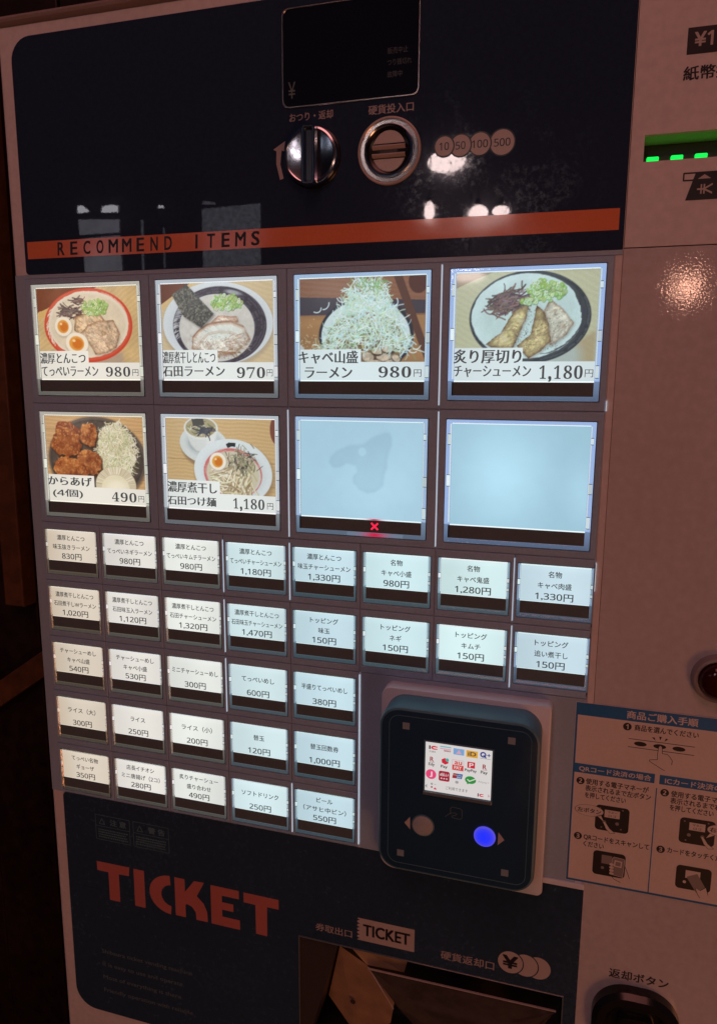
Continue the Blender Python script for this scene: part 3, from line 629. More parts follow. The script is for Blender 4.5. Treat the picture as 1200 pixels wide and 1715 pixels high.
def card_mesh(name, img, W, H, mtl='card'):
    """a printed film: a grid of W x H millimetres whose corners carry the printed colours; origin top left"""
    h, w_ = img.shape[:2]
    xs = np.linspace(0, W, w_); zs = -np.linspace(0, H, h)
    X, Z = np.meshgrid(xs, zs); V = np.stack([X, np.zeros_like(X), Z], -1).reshape(-1, 3) * MM
    i = np.arange(h - 1)[:, None] * w_ + np.arange(w_ - 1)[None, :]
    F = np.stack([i + w_, i + w_ + 1, i + 1, i], -1).reshape(-1, 4)
    me = bpy.data.meshes.new(name); me.vertices.add(len(V)); me.vertices.foreach_set('co', V.ravel())
    me.loops.add(F.size); me.loops.foreach_set('vertex_index', F.ravel().astype(np.int32))
    me.polygons.add(len(F)); me.polygons.foreach_set('loop_start', (np.arange(len(F)) * 4).astype(np.int32))
    me.polygons.foreach_set('loop_total', np.full(len(F), 4, np.int32))
    me.update(calc_edges=True)
    ca = me.color_attributes.new('Col', 'FLOAT_COLOR', 'POINT')
    rgba = np.ones((h * w_, 4), np.float32); rgba[:, :3] = np.clip(img.reshape(-1, 3), 0, 4)
    ca.data.foreach_set('color', rgba.ravel()); me.materials.append(MT[mtl]); return me

# ================================================================== THE MACHINE
FLOOR = -1250
mach = thing('ticket_vending_machine', (270, 200, FLOOR), 'tall white food ticket vending machine with dark blue panels and rows of lit menu buttons', 'vending machine')

# ---- cabinet and front plates
mb = MB()
mb.box(-10.5, 0.0 - 7.5, 3.0, 420, FLOOR, 471, 'side'); mb.box(561, 564, 3, 420, FLOOR, 471, 'side')
mb.box(-7.5, 561, 417, 420, FLOOR, 471, 'side'); mb.box(-7.5, 561, 3.0, 417, 468, 471, 'side')
build('cabinet', mb, mach)
def plates(mb, x0, x1, z0, z1, holes, y0, y1, m):
    """front sheet with rectangular holes, butted strips"""
    xs = sorted({x0, x1, *[h[0] for h in holes], *[h[1] for h in holes]}); zs = sorted({z0, z1, *[h[2] for h in holes], *[h[3] for h in holes]})
    for a, b in zip(xs[:-1], xs[1:]):
        for c_, d in zip(zs[:-1], zs[1:]):
            if any(a >= h[0] and b <= h[1] and c_ >= h[2] and d <= h[3] for h in holes): continue
            mb.quad(a, b, c_, d, y0, m)
    for (a, b, c_, d) in holes:
        mb.face([(a, y0, c_), (a, y1, c_), (a, y1, d), (a, y0, d)], m); mb.face([(b, y0, c_), (b, y0, d), (b, y1, d), (b, y1, c_)], m)
        mb.face([(a, y0, d), (a, y1, d), (b, y1, d), (b, y0, d)], m); mb.face([(a, y0, c_), (b, y0, c_), (b, y1, c_), (a, y1, c_)], m)
    mb.face([(x0, y0, z0), (x0, y0, z1), (x0, y1, z1), (x0, y1, z0)], m); mb.face([(x1, y0, z0), (x1, y1, z0), (x1, y1, z1), (x1, y0, z1)], m)
    mb.face([(x0, y0, z1), (x1, y0, z1), (x1, y1, z1), (x0, y1, z1)], m); mb.face([(x0, y0, z0), (x0, y1, z0), (x1, y1, z0), (x1, y0, z0)], m)
OUT = (181.8, 353.3, -212.0, -107.2); SLOT = (366.2, 452.0, 367.2, 379.5)
mb = MB(); plates(mb, -8.6, 359.7, FLOOR, 471, [OUT], 0.3, 3.0, 'body')
# rounded left corner of the front sheet
mb.loops([[(-8.6, 0.3, FLOOR), (-8.6, 0.3, 471)], [(-9.7, 0.8, FLOOR), (-9.7, 0.8, 471)], [(-10.4, 1.8, FLOOR), (-10.4, 1.8, 471)], [(-10.6, 3.0, FLOOR), (-10.6, 3.0, 471)]], 'body', close=False)
build('front_frame', mb, mach)
mb = MB(); plates(mb, 360.0, 562, 327.3, 471, [SLOT], 0.1, 3.0, 'body'); build('upper_front_plate', mb, mach, label='white plate with the banknote slot')
mb = MB(); plates(mb, 359.9, 562, FLOOR, 326.7, [], 0.0, 3.0, 'plate'); build('lower_front_plate', mb, mach, label='glossy pebbled white plate under the banknote slot')
# moulding along the top edge
mb = MB(); mb.smooth = True
prof = [(3.0, 471.3), (-0.2, 472.4), (-2.2, 473.2), (-3.0, 474.6), (-2.4, 476.0), (0, 476.8), (30, 477.2)]
mb.loops([[(-11, y, z), (563, y, z)] for y, z in prof], 'trim', close=False); mb.mats = ['trim']
mb.loops([[(563, y, z), (-11, y, z)] for y, z in reversed(prof)], 'trim', close=False)
build('top_moulding', mb, mach)

# ---- upper dark panel, stripe, display
mb = MB(); mb.prism(rrect(-0.7, 359.4, 326.4, 464.5, (2.5, 0.5, 0.5, 13.5)), -0.35, 0.28, 'darkpanel', bev=0.12)
up = build('upper_dark_panel', mb, mach, label='glossy dark blue panel with display, knob and coin slot')
mb = MB(); mb.quad(1.6, 356.8, 335.9, 346.3, -0.40, 'stripe')
def condensed(mb, s, x0, x1, zb, zt, y, m, shear=0.05, frac=0.50):
    """widely spaced condensed capitals"""
    pitch = (x1 - x0 + 0.0) / (len(s) - (1 - frac)); 
    for i, ch in enumerate(s):
        if ch == ' ': continue
        wd = pitch * (0.11 if ch == 'I' else 0.66 if ch == 'M' else frac)
        put(mb, ch, x0 + i * pitch + (pitch * frac - wd) / 2, x0 + i * pitch + (pitch * frac + wd) / 2, zb, zt, y, m, 'b', shear)
condensed(mb, 'RECOMMEND ITEMS', 24.2, 161.2, 337.4, 345.0, -0.44, 'darkprint')
build('orange_stripe', mb, up, label='orange-red stripe reading RECOMMEND ITEMS')
mb = MB(); mb.smooth = True
o_ = rrect(176.6, 253.6, 408.2, 458.6, 4.0); i_ = rrect(177.6, 252.7, 409.2, 457.6, 3.4)
mb.ring(o_, i_, -1.0, -0.3, 'chromedull', 0.25)
build('display_frame', mb, up)
mb = MB(); mb.prism(rrect(177.7, 252.6, 409.3, 457.5, 3.3), -0.55, -0.36, 'glassdark')
put(mb, '¥', 180.2, 184.4, 413.2, 421.6, -0.6, 'faint', 'n')
for s_, z_, x1 in (('販売中止', 431.2, 247.2), ('つり銭切れ', 425.6, 249.2), ('故障中', 419.8, 244.2)):
    textline(mb, s_, 0, z_, 3.4, x1 - 236.2, -0.6, 'dim', 'n', left=236.2)
build('price_display', mb, up, label='unlit dark price display')
# printed words and coins on the dark panel
mb = MB()
textline(mb, 'おつり・返却', 0, 403.5, 4.8, 25.2, -0.42, 'greyprint', 'sb', left=180.7)
build('panel_caption', mb, up); mb = MB(); textline(mb, '硬貨投入口', 0, 403.2, 5.0, 24.6, -0.42, 'greyprint', 'sb', left=226.0); build('panel_caption', mb, up); mb = MB()
mb.poly([(177.9, 391.8), (170.8, 387.9), (172.7, 386.9), (172.5, 380.2), (174.7, 371.7), (176.8, 372.4), (174.9, 380.0), (175.8, 387.2), (177.2, 386.6)], -0.42, 'greyprint')
build('turn_arrow', mb, up)
mb = MB()
for k, (cx, r_, t_, cz) in enumerate(((297.4, 6.1, '500', 381.7), (286.0, 5.4, '100', 381.8), (276.0, 5.2, '50', 381.8), (267.4, 4.8, '10', 382))):
    mb = MB(); y0_ = -0.40 - .05 * k
    mb.disc(cx, cz, r_ + .75, y0_, 'darkprint', 40); mb.disc(cx, cz, r_, y0_ - .01, 'half', 40)
    wd = {2: 5.0, 3: 8.2}[len(t_)]; put(mb, t_, cx - wd / 2, cx + wd / 2, cz - 1.9, cz + 1.9, y0_ - .02, 'darkprint', 'sb')
    build('coin_symbol', mb, up, (cx, 0, cz), label='round coin symbol reading ' + t_)
mb = MB()

# ---- return knob (chrome disc with raised grip)
mb = MB(); mb.smooth = True
cx, cz = 194.2, 382.0
mb.lathe(cx, cz, [(16.4, -0.36), (16.3, -0.9), (15.9, -1.2), (15.4, -1.3)], 'blackring', 56, cap=False)
mb.lathe(cx, cz, [(15.5, -1.0), (15.5, -4.2), (15.0, -5.0), (14.0, -5.3), (13.2, -5.0), (0.01, -4.8)], 'chrome', 56, cap=False)
knob = build('return_knob', mb, mach, (cx, 0, cz), label='round chrome coin return knob with vertical grip')
mb = MB(); mb.smooth = False
g = [(191.4, 366.0), (197.6, 366.0), (198.4, 368.0), (198.4, 394.4), (197.6, 396.4), (191.4, 396.4), (190.6, 394.4), (190.6, 368.0)]
mb.ring(inset(g, 0), inset(g, 1.9), -9.6, -4.9, 'chrome', 0.6)
mb.prism(inset(g, 1.95), -7.4, -4.9, 'chrome', 0.3)
build('grip', mb, knob, (cx, -5, cz))
# ---- coin slot
mb = MB(); mb.smooth = True
cx, cz = 237.7, 382.0
mb.lathe(cx, cz, [(17.4, -0.36), (17.2, -1.3), (16.6, -1.5), (16.0, -1.3)], 'half', 60, cap=False)
mb.lathe(cx, cz, [(16.1, -1.3), (15.6, -0.9), (13.9, -0.8)], 'chromedull', 60, cap=False)
mb.lathe(cx, cz, [(13.9, -0.8), (13.5, -2.3), (12.8, -3.0), (12.2, -2.6), (11.8, -1.0)], 'chrome', 60, cap=False)
mb.lathe(cx, cz, [(11.8, -1.0), (11.0, -0.5), (0.01, -0.45)], 'blackring', 60, cap=False)
slot = build('coin_slot', mb, mach, (cx, 0, cz), label='round chrome coin slot')
mb = MB()
def halfmoon(sgn):
    pts = [(237.7 + 9.2 * math.cos(a), 382 + 10.4 * math.sin(a)) for a in np.linspace(math.radians(22), math.radians(158), 22)]
    z0 = min(p[1] for p in pts); pts = [(pts[-1][0], z0 - .0)] + [pts[0]] + pts[1:-1]
    return pts if sgn > 0 else [(x, 764 - z) for x, z in reversed(pts)]
mb.prism(halfmoon(1), -1.0, -0.46, 'half', .15); mb.prism(halfmoon(-1), -1.0, -0.46, 'half', .15)
build('slot_face', mb, slot, (cx, 0, cz))
mb = MB(); mb.smooth = True
for z0, z1 in ((382.9, 385.3), (378.7, 381.1)):
    mb.loops([[(x, y, z) for (y, z) in ((-.5, z0), (-1.6, z0 + .3), (-2.7, (z0 + z1) / 2), (-1.6, z1 - .3), (-.5, z1))] for x in np.linspace(228.6, 246.8, 8)], 'trim', close=False)  # pale diffuse colour in place of lit buttons reflected in chrome
mb.quad(228.8, 246.6, 381.1, 382.9, -0.47, 'recess')
build('slot_lips', mb, slot, (cx, 0, cz))

# ---- lower dark panel with the ticket outlet
mb = MB(); xs0 = -0.5; xs1 = 361.0; zt = -33.9; zb = -211.0
mb.prism([(xs0, -107.2), (181.8, -107.2), (361, -107.2)][:1] + [(xs1, -107.2), (xs1, zt)] + [(xs0 + 3 + 3 * math.cos(a), zt - 3 + 3 * math.sin(a)) for a in np.linspace(math.pi / 2, math.pi, 6)], -0.25, 0.28, 'darkpanel2', bev=0.1)
bl = [(xs0 + 17 + 17 * math.cos(a), zb + 17 + 17 * math.sin(a)) for a in np.linspace(math.pi, 1.5 * math.pi, 10)]
mb.prism([(xs0, -107.3)] + bl + [(181.7, zb), (181.7, -107.3)], -0.25, 0.28, 'darkpanel2', bev=0.0)
mb.prism(rect(353.4, xs1, zb, -107.3), -0.25, 0.28, 'darkpanel2')
lp = build('lower_dark_panel', mb, mach, label='dark blue lower panel reading TICKET')
mb = MB()
T = 'ticketred'; y = -0.29
mb.poly([(24.9, -84.4), (24.9, -91.6), (34.3, -91.6), (34.3, -113.9), (43.0, -113.9), (43.0, -91.4), (51.4, -91.0), (52.0, -84.0)], y, T)
mb.poly([(55.4, -84.2), (55.4, -113.9), (64.0, -113.9), (64.0, -84.2)], y, T)
a_out = [(85.2 + 17.4 * math.cos(t), -99.0 + 15.3 * math.sin(t)) for t in np.linspace(math.radians(92), math.radians(268), 20)]
a_in = [(85.4 + 8.0 * math.cos(t), -99.4 + 8.6 * math.sin(t)) for t in np.linspace(math.radians(262), math.radians(98), 14)]
n = len(a_out); 
for i in range(13):
    k0 = i * 19 / 13; k1 = (i + 1) * 19 / 13
    def at_(t, c0, r0, r1, a): th = math.radians(92 + (268 - 92) * a / 19); return (c0[0] + r0 * math.cos(th), c0[1] + r1 * math.sin(th))
    mb.poly([at_(0, (85.2, -99.0), 17.4, 15.3, k0), at_(0, (85.2, -99.0), 17.4, 15.3, k1), at_(0, (85.4, -99.3), 8.0, 8.2, k1), at_(0, (85.4, -99.3), 8.0, 8.2, k0)][::1], y, T)
mb.poly([(88.4, -83.8), (88.4, -113.8), (96.4, -113.8), (96.4, -83.8)], y, T)
mb.poly([(96.4, -93.6), (103.8, -83.6), (111.6, -83.3), (105.6, -95.0), (96.4, -104.0)], y - .01, T)
mb.poly([(97.5, -102.9), (105.6, -95.0), (110.8, -99.8), (113.4, -106), (113.6, -113.6), (104.8, -113.8), (104.4, -108.0), (101.5, -104.2)], y - .02, T)
for q in (rect(116.5, 125.0, -113.8, -83.8), rect(124.9, 138.0, -90.2, -83.8), rect(124.9, 133.6, -101.0, -95.2), rect(124.9, 138.3, -113.8, -106.4)): mb.poly(q, y - .01, T)
mb.poly([(141.5, -84.0), (141.5, -91.5), (150.2, -91.7), (150.3, -113.8), (158.6, -113.8), (158.8, -91.4), (167.3, -91.4), (167.3, -84.0)], y, T)
build('red_ticket_lettering', mb, lp, label='large red word TICKET')
for i, (s_, wd) in enumerate((('Shibaura ticket vending machine', 75.2), ('It is easy to use and operate.', 68), ('Most of everything is there.', 66.5), ('Friendly operation with reliable.', 75.5))):
    mb = MB(); textline(mb, s_, 0, -158.4 - 11.0 * i, 4.6, wd, -0.28, 'faint', 'n', left=24.6); build('slogan_line', mb, lp, (24.6, 0, -158.4 - 11 * i))
for x0, x1, s_ in ((26.0, 54.0, '注 意'), (57.0, 85.2, '警 告')):
    mb = MB(); mb.outline(rect(x0, x1, -66.0, -46.8), .35, -0.28, 'fainter'); mb.line([(x0, -55.4), (x1, -55.4)], .3, -0.28, 'fainter')
    mb.outline([(x0 + 3, -53.6), (x0 + 7.6, -53.6), (x0 + 5.3, -49.4)], .5, -0.28, 'fainter'); textline(mb, s_, (x0 + x1) / 2 + 4.5, -51.3, 5.2, 13, -0.28, 'fainter', 'b')
    for k in range(4):
        x = x0 + 2
        while x < x1 - 3: q = random.uniform(.6, 1.5); mb.quad(x, x + q, -58.6 - 1.9 * k, -57.6 - 1.9 * k, -0.28, 'fainter'); x += q + .45
    build('warning_box', mb, lp, (x0, 0, -56))
mb = MB()
textline(mb, '券取出口', 0, -97.6, 6.0, 25.2, -0.28, 'greyprint', 'sb', left=193.8); build('outlet_caption', mb, lp); mb = MB()
textline(mb, '硬貨返却口', 0, -97.6, 6.4, 33.4, -0.28, 'greyprint', 'sb', left=277.9); build('outlet_caption', mb, lp); mb = MB()
tk = [(260.7, -100.4), (260.7, -84.2), (223.6, -84.2)]
for i in range(7): z_ = -84.2 - i * 16.2 / 7; tk += [(222.4 if i % 1 == 0 else 224, z_ - 0.5), (224.6, z_ - 16.2 / 14), (222.4, z_ - 16.2 / 7 + .3)]
tk = [(260.7, -84.2)] + [(223.2, -84.2)]
for i in range(6):
    z0_ = -84.2 - i * 2.7; tk += [(222.6, z0_ - .5), (224.4, z0_ - 1.35), (222.6, z0_ - 2.2)]
tk += [(223.2, -100.4), (260.7, -100.4)]
mb.poly(tk, -0.28, 'half'); put(mb, 'TICKET', 226.8, 257.6, -96.2, -88.2, -0.32, 'darkprint', 'bb'); build('ticket_symbol', mb, lp, label='printed ticket shape reading TICKET'); mb = MB()
for cx in (337.6, 330.0, 321.0): mb.disc(cx, -92.2, 8.2, -0.28 - (338 - cx) * .002, 'darkpanel2', 36); mb.disc(cx, -92.2, 7.5, -0.285 - (338 - cx) * .002, 'half', 36)
put(mb, '¥', 316.6, 325.2, -96.4, -87.8, -0.36, 'darkprint', 'bb')
build('coins_symbol', mb, lp, label='three overlapping coins with a yen sign')

# ticket outlet: recess, chute and smoked flap
mb = MB()
a, b, c_, d = OUT
mb.face([(a, 3, c_), (a, 62, c_), (a, 62, d), (a, 3, d)], 'recess'); mb.face([(b, 3, c_), (b, 3, d), (b, 62, d), (b, 62, c_)], 'recess')
mb.face([(a, 3, d), (a, 62, d), (b, 62, d), (b, 3, d)], 'recess'); mb.face([(a, 3, c_), (b, 3, c_), (b, 62, c_), (a, 62, c_)], 'recess'); mb.quad(a, b, c_, d, 62, 'recess')
fr = rect(a, b, c_, d); mb.ring(inset(fr, -.2), inset(fr, .55), -1.2, -0.2, 'strip', .2)
ou = build('ticket_outlet', mb, mach, label='recessed ticket outlet with metal chute')
def P3(x, z, yy=0): return (x, yy, z)
mb = MB()
# metal chute: a bent sheet sloping back into the outlet
A = P3(209.4, -112.0, 4); B = P3(227.8, -122.6, 5); C_ = P3(246.2, -149.6, 9); D = P3(242.6, -172.0, 14); E_ = P3(216, -197, 22); F_ = P3(196, -168.0, 20)
mb.face([F_, E_, D, C_, B, A], 'bronze')
mb.face([P3(212.2, -109.0, 6), B, P3(252.6, -124.5, 8), P3(255.8, -111.0, 8)], 'bronze')
sheet2 = [P3(212.2, -109.0, 6), P3(255.8, -111.0, 8), P3(254.6, -106.9, 30), P3(212, -106.9, 30)]
mb.face(sheet2, 'bronze')
mb.line([(246.9, -150), (229.2, -122.8)], 0.7, 3.6, 'half')
mb.disc(216.2, -160.6, 1.9, 12.0, 'recess', 16)
build('metal_chute', mb, ou)
mb = MB()   # left side plate of the outlet
mb.face([P3(181.9, -210, 1.0), P3(197, -160, 24), P3(209.0, -108, 4.5), P3(181.9, -108, 1.0)], 'recess')
build('side_plate', mb, ou)
mb = MB()
mb.face([P3(248.0, -152, 8.6), P3(276, -205, 30), P3(318, -205, 30), P3(349.4, -120.4, 1.2), P3(230.4, -121.6, 1.2)], 'flap')
mb.prism([(229.9, -121.8), (349.6, -120.6), (349.6, -120.0), (229.9, -121.2)], 0.5, 1.6, 'half')
mb.prism([(349.0, -121.0), (349.8, -120.4), (331.0, -145.0), (330.0, -144.6)][::-1], 0.7, 1.2, 'chromedull')
build('smoked_flap', mb, ou)

# ---- rails and menu buttons
GX0, PIT = -1.9, 45.0
XL, Z0L, Z1L = 2.75, 319.95, 239.8
ZS = [160.8, 120.8, 80.4, 40.3, 0.05]
WL, HL, WS, HS = 79.4, 69.4, 40.5, 31.0
grid_zs = [323.8, 245.2, 165.7, 125.4, 85.2, 45.0, 4.6, -33.2]

def cap_mesh(name, W, H, iL, iR, iT, iB, depth):
    mb = MB(); mb.smooth = False
    o = [(0, -H), (W, -H), (W, 0), (0, 0)]; i2 = [(iL, -H + iB), (W - iR, -H + iB), (W - iR, -iT), (iL, -iT)]
    o1 = inset(o, .35)
    k = .55; i1 = [(iL * k, -H + iB * k), (W - iR * k, -H + iB * k), (W - iR * k, -iT * k), (iL * k, -iT * k)]
    ls = [(o, -0.35), (o, -depth + .35), (o1, -depth), (i1, -depth), (i2, -depth * .45), (i2, -0.35)]
    n0 = 0; 
    for lp_, y_ in ls: mb.v += [(x, y_, z) for x, z in lp_]
    for a in range(6):
        b = (a + 1) % 6
        for i in range(4):
            j = (i + 1) % 4; mb.f.append((a * 4 + i, a * 4 + j, b * 4 + j, b * 4 + i)); mb.m.append(mb.mi('acrylic'))
    return mb.mesh(name)
def bed_mesh(name, W, H, cx0, cx1, ct, cb, colA, colB, bright, clips):
    """edge-lit light guide behind the clear cap: bluish bed, bright lines next to the film, dim foot"""
    V = []; F = []; Cc = []
    def q(x0, x1, z0, z1, c0, c1=None, y=-0.30):
        n = len(V); V.extend([(x0, y, z0), (x1, y, z0), (x1, y, z1), (x0, y, z1)]); F.append((n, n + 1, n + 2, n + 3)); c1 = c1 or c0; Cc.extend([c1, c1, c0, c0])
    q(.15, W - .15, -cb, -.15, colA); q(.15, W - .15, -H + .15, -cb, colB, tuple(v * .55 for v in colB))
    q(cx0 - .1, cx1 + .1, -ct + .0, -ct + .75, bright, None, -.31); q(cx0 - .1, cx1 + .1, -cb - .55, -cb + .1, bright, None, -.305)
    e = W * .011
    q(cx0 - e * 1.6, cx0 - e * .6, -cb + 1, -ct, tuple(v * .8 for v in bright), None, -.31); q(cx1 + e * .5, cx1 + e * 1.3, -cb + 1, -ct, tuple(v * .72 for v in bright), None, -.31)
    for (x, wd, za, zb_, br) in clips:
        q(x, x + wd, -zb_, -za, tuple(v * br for v in bright), None, -.33); t = .35
        for z_ in (za, zb_): q(x - .1, x + wd + .1, -z_ - t / 2, -z_ + t / 2, (.05, .07, .09), None, -.34)
    me = bpy.data.meshes.new(name); me.from_pydata([(x * MM, y * MM, z * MM) for x, y, z in V], [], F); me.materials.append(MT['bed'])
    ca = me.color_attributes.new('Col', 'FLOAT_COLOR', 'POINT'); ca.data.foreach_set('color', np.array([(*c, 1) for c in Cc], np.float32).ravel())
    return me
def cell_mesh(name, W, H, x0, x1, z0, z1):
    """moulded frame round a button with a shallow bevel at the opening; local to the cap's top left"""
    mb = MB(); o = rect(x0, x1, z0, z1); i = rect(-.25, W + .25, -H - .25, .25)
    mb.ring(inset(o, .2), i, -0.95, 0.2, 'bezel', 0.35)
    mb.quad(-.6, W + .6, -H - .6, .6, -0.1, 'recess')
    return mb.mesh(name)
def foot_mesh(name, x0, x1, z0, z1):
    mb = MB(); mb.prism(rect(x0, x1, -z1, -z0), -0.85, -0.36, 'strip', .1); return mb.mesh(name)

capL = cap_mesh('clear_cap_large', WL, HL, 3.0, 2.7, 2.3, 2.0, 1.7); capS = cap_mesh('clear_cap_small', WS, HS, 1.7, 1.5, .8, 1.7, 1.2)
footL = foot_mesh('status_window_large', 2.0, 76.6, 59.7, 67.0); footS = foot_mesh('status_window_small', 1.8, 39.2, 21.4, 28.4)
cellcache = {}

def srgb(r, g, b): return tuple(lin((r, g, b)))
# colour of the light tubes behind each column: warm at the left, cold at the right
LCOL = [srgb(218, 207, 190), srgb(228, 226, 219), srgb(230, 236, 230), srgb(208, 232, 236), srgb(196, 224, 234), srgb(202, 232, 238), srgb(212, 240, 242), srgb(198, 224, 235)]
BIGCOL = [srgb(232, 222, 200), srgb(222, 232, 232), srgb(200, 228, 240), srgb(204, 230, 242)]
EDGE = [(.50, .46, .40), (.50, .54, .58), (.38, .52, .72), (.36, .50, .80)]
EDGES = [(.34, .27, .20), (.36, .33, .28), (.36, .36, .33), (.28, .36, .42), (.22, .33, .40), (.24, .36, .42), (.26, .38, .46), (.24, .34, .48)]

def button(name, label, big, colm, ztop, draw):
    W, H = (WL, HL) if big else (WS, HS)
    x = (XL + 90 * colm) if big else 45.0 * colm
    org = (x, 0, ztop)
    if big: zu = min(3.9, 323.8 - ztop) if ztop > 300 else 245.2 - ztop; zd = (245.2 if ztop > 300 else 165.7) - ztop; xa = GX0 + 90 * colm - x; xb = xa + 90
    else:
        r = min(range(5), key=lambda i: abs(ZS[i] - ztop)); zu = grid_zs[2 + r] - ztop; zd = grid_zs[3 + r] - ztop
        xa = GX0 + 45 * colm - x; xb = xa + 45
    if x + xb > 355: xb = 355.9 - x
    key = (big, round(xa, 1), round(xb, 1), round(zu, 1), round(zd, 1))
    if key not in cellcache: cellcache[key] = cell_mesh('button_frame', W, H, xa, xb, zd, zu)
    b = link(name, cellcache[key], org, mach, label)
    ec = EDGE[colm] if big else EDGES[colm]
    br = tuple(min(1.0, v * 1.25 + .12) for v in (BIGCOL[colm] if big else LCOL[colm]))
    if big: me = bed_mesh('light_guide', W, H, 3.2, 76.6, 2.35, 59.1, ec, tuple(v * .5 for v in ec), br, [(.7, 1.6, 31.0, 37.4, .95), (.9, 1.2, 8, 14, .7), (77.5, 1.3, 33.0, 38.6, .6), (77.3, 1.1, 8.5, 12, .8), (77.2, 1.5, 51, 57.4, .75)])
    else: me = bed_mesh('light_guide', W, H, 1.7, 39.0, .75, 21.2, ec, tuple(v * .42 for v in ec), br, [(.3, .9, 9, 12.2, .9), (39.4, .7, 9.5, 12, .7), (39.4, .7, 15, 17, .6)])
    link('light_guide', me, org, b)
    draw(b, org)
    link('clear_cap', capL if big else capS, org, b)
    link('status_window', footL if big else footS, org, b)
    return b

# big picture buttons
def bigcard(pic, l1, l2, price, yenx, colm, box=None):
    """l1, l2: (text, x0, x1, ztop, zbottom)"""
    def draw(b, org):
        c, bx = pic(); tint = {0: (1.04, .99, .90), 1: (.97, 1.02, 1.02), 2: (.84, .99, 1.05), 3: (.84, .98, 1.04)}[colm]
        # uneven back light: a little brighter towards the tube in the middle
        img = tint_card(c, bx, tint); 
        h, w_ = img.shape[:2]; yy, xx = np.mgrid[0:h, 0:w_]; g = .82 + .12 * np.exp(-(((xx / w_ - .5) / .45) ** 2)) ; img = img * g[..., None]
        o = (org[0] + 3.2, -0.40, org[2] - 2.4)
        link('menu_photo', card_mesh('menu_photo', img, LW, LH), o, b)
        mb = MB()
        for t, x0, x1, za, zb_, *sty in (l1, l2): put(mb, t, org[0] + x0, org[0] + x1, org[2] - zb_, org[2] - za, -0.43, 'inkmid', sty[0] if sty else 'min')
        t, x0, x1, za, zb_ = price; units = sum(.42 if ch == ',' else 1 for ch in t); p_ = (x1 - x0) / (units - .16); x_ = x0
        for ch in t:
            u_ = .42 if ch == ',' else 1; wd_ = p_ * (.24 if ch == ',' else .66 if ch == D_('1') else .82); xx_ = x_ + (p_ * (u_ - .16) - wd_) / 2
            if ch == ',': put(mb, ch, org[0] + xx_, org[0] + xx_ + wd_, org[2] - zb_ - 1.5, org[2] - zb_ + 1.3, -0.43, 'inkmid', 'b')
            else: put(mb, ch, org[0] + xx_, org[0] + xx_ + wd_, org[2] - zb_, org[2] - za, -0.43, 'inkmid', 'n')
            x_ += p_ * u_
        put(mb, '円', org[0] + yenx[0], org[0] + yenx[1], org[2] - 56.9, org[2] - 52.9, -0.43, 'inkmid', 'n')
        build('caption', mb, b, org)
    return draw
def blankcard(tone, hot, smear=None, led=False, seed=0):
    def draw(b, org):
        pp = 2; w_, h = int(LW * pp), int(LH * pp); yy, xx = np.mgrid[0:h, 0:w_]; X = xx / pp; Y = yy / pp
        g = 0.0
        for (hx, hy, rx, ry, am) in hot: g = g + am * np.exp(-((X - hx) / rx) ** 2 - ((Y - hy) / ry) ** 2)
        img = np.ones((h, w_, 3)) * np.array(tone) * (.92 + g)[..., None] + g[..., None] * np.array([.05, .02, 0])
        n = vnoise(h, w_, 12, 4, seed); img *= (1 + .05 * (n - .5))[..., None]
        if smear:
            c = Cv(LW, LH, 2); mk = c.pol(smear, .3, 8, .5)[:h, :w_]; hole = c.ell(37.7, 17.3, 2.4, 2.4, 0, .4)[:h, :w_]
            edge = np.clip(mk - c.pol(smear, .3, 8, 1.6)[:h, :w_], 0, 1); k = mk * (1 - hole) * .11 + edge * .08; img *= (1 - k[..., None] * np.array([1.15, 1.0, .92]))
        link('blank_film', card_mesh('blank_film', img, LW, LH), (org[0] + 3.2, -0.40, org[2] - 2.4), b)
        if led:
            mb = MB(); cx, cz = org[0] + 49.0, org[2] - 63.2
            mb.line([(cx - 1.9, cz - 1.8), (cx + 1.9, cz + 1.8)], .95, -0.90, 'xled'); mb.line([(cx - 1.9, cz + 1.8), (cx + 1.9, cz - 1.8)], .95, -0.91, 'xled')
            build('red_cross_light', mb, b, org)
            for wd_, hh, zz, k_, base_ in ((34, 1.9, 67.3, 6.5, (.15, .20, .28)), (20, .75, 58.9, 4.5, (.80, .92, .98))):   # red light spilling into the acrylic foot and top edge
                u_ = (np.arange(41) / 40 - .5) * wd_; f_ = np.exp(-(u_ / k_) ** 2)[None, :, None] * np.ones((3, 1, 1)); im = np.array(base_)[None, None] * (1 - f_) + np.array([.62, .02, .08])[None, None] * f_
                link('red_spill', card_mesh('red_spill', im, wd_, hh, 'bed'), (cx - wd_ / 2, -0.385 if hh > 1 else -0.46, org[2] - zz), b)
    return draw
S = chr
def D_(s): return ''.join(chr(0x1D7CE + int(ch)) if ch.isdigit() else '\U0001D7CE'[:0] + ch for ch in s)
button('large_menu_button', 'large menu button with photo of ramen and eggs in a red-rimmed bowl', True, 0, Z0L,
       bigcard(pic_red_bowl, ('濃厚とんこつ', 3.2, 37.2, 42.4, 49.3), ('てっぺいラーメン', 3.6, 46.2, 51.0, 57.2), (D_('980'), 51.8, 69.6, 51.3, 57.4), (71, 75.4), 0))
button('large_menu_button', 'large menu button with photo of ramen and seaweed sheet in a dark-rimmed bowl', True, 1, Z0L,
       bigcard(pic_nori_bowl, ('濃厚煮干しとんこつ', 3.0, 38.6, 42.2, 49.3), ('石田ラーメン', 2.8, 44.6, 51.0, 57.2), (D_('970'), 52.6, 71.0, 51.6, 58.0), (72, 75.8), 1))
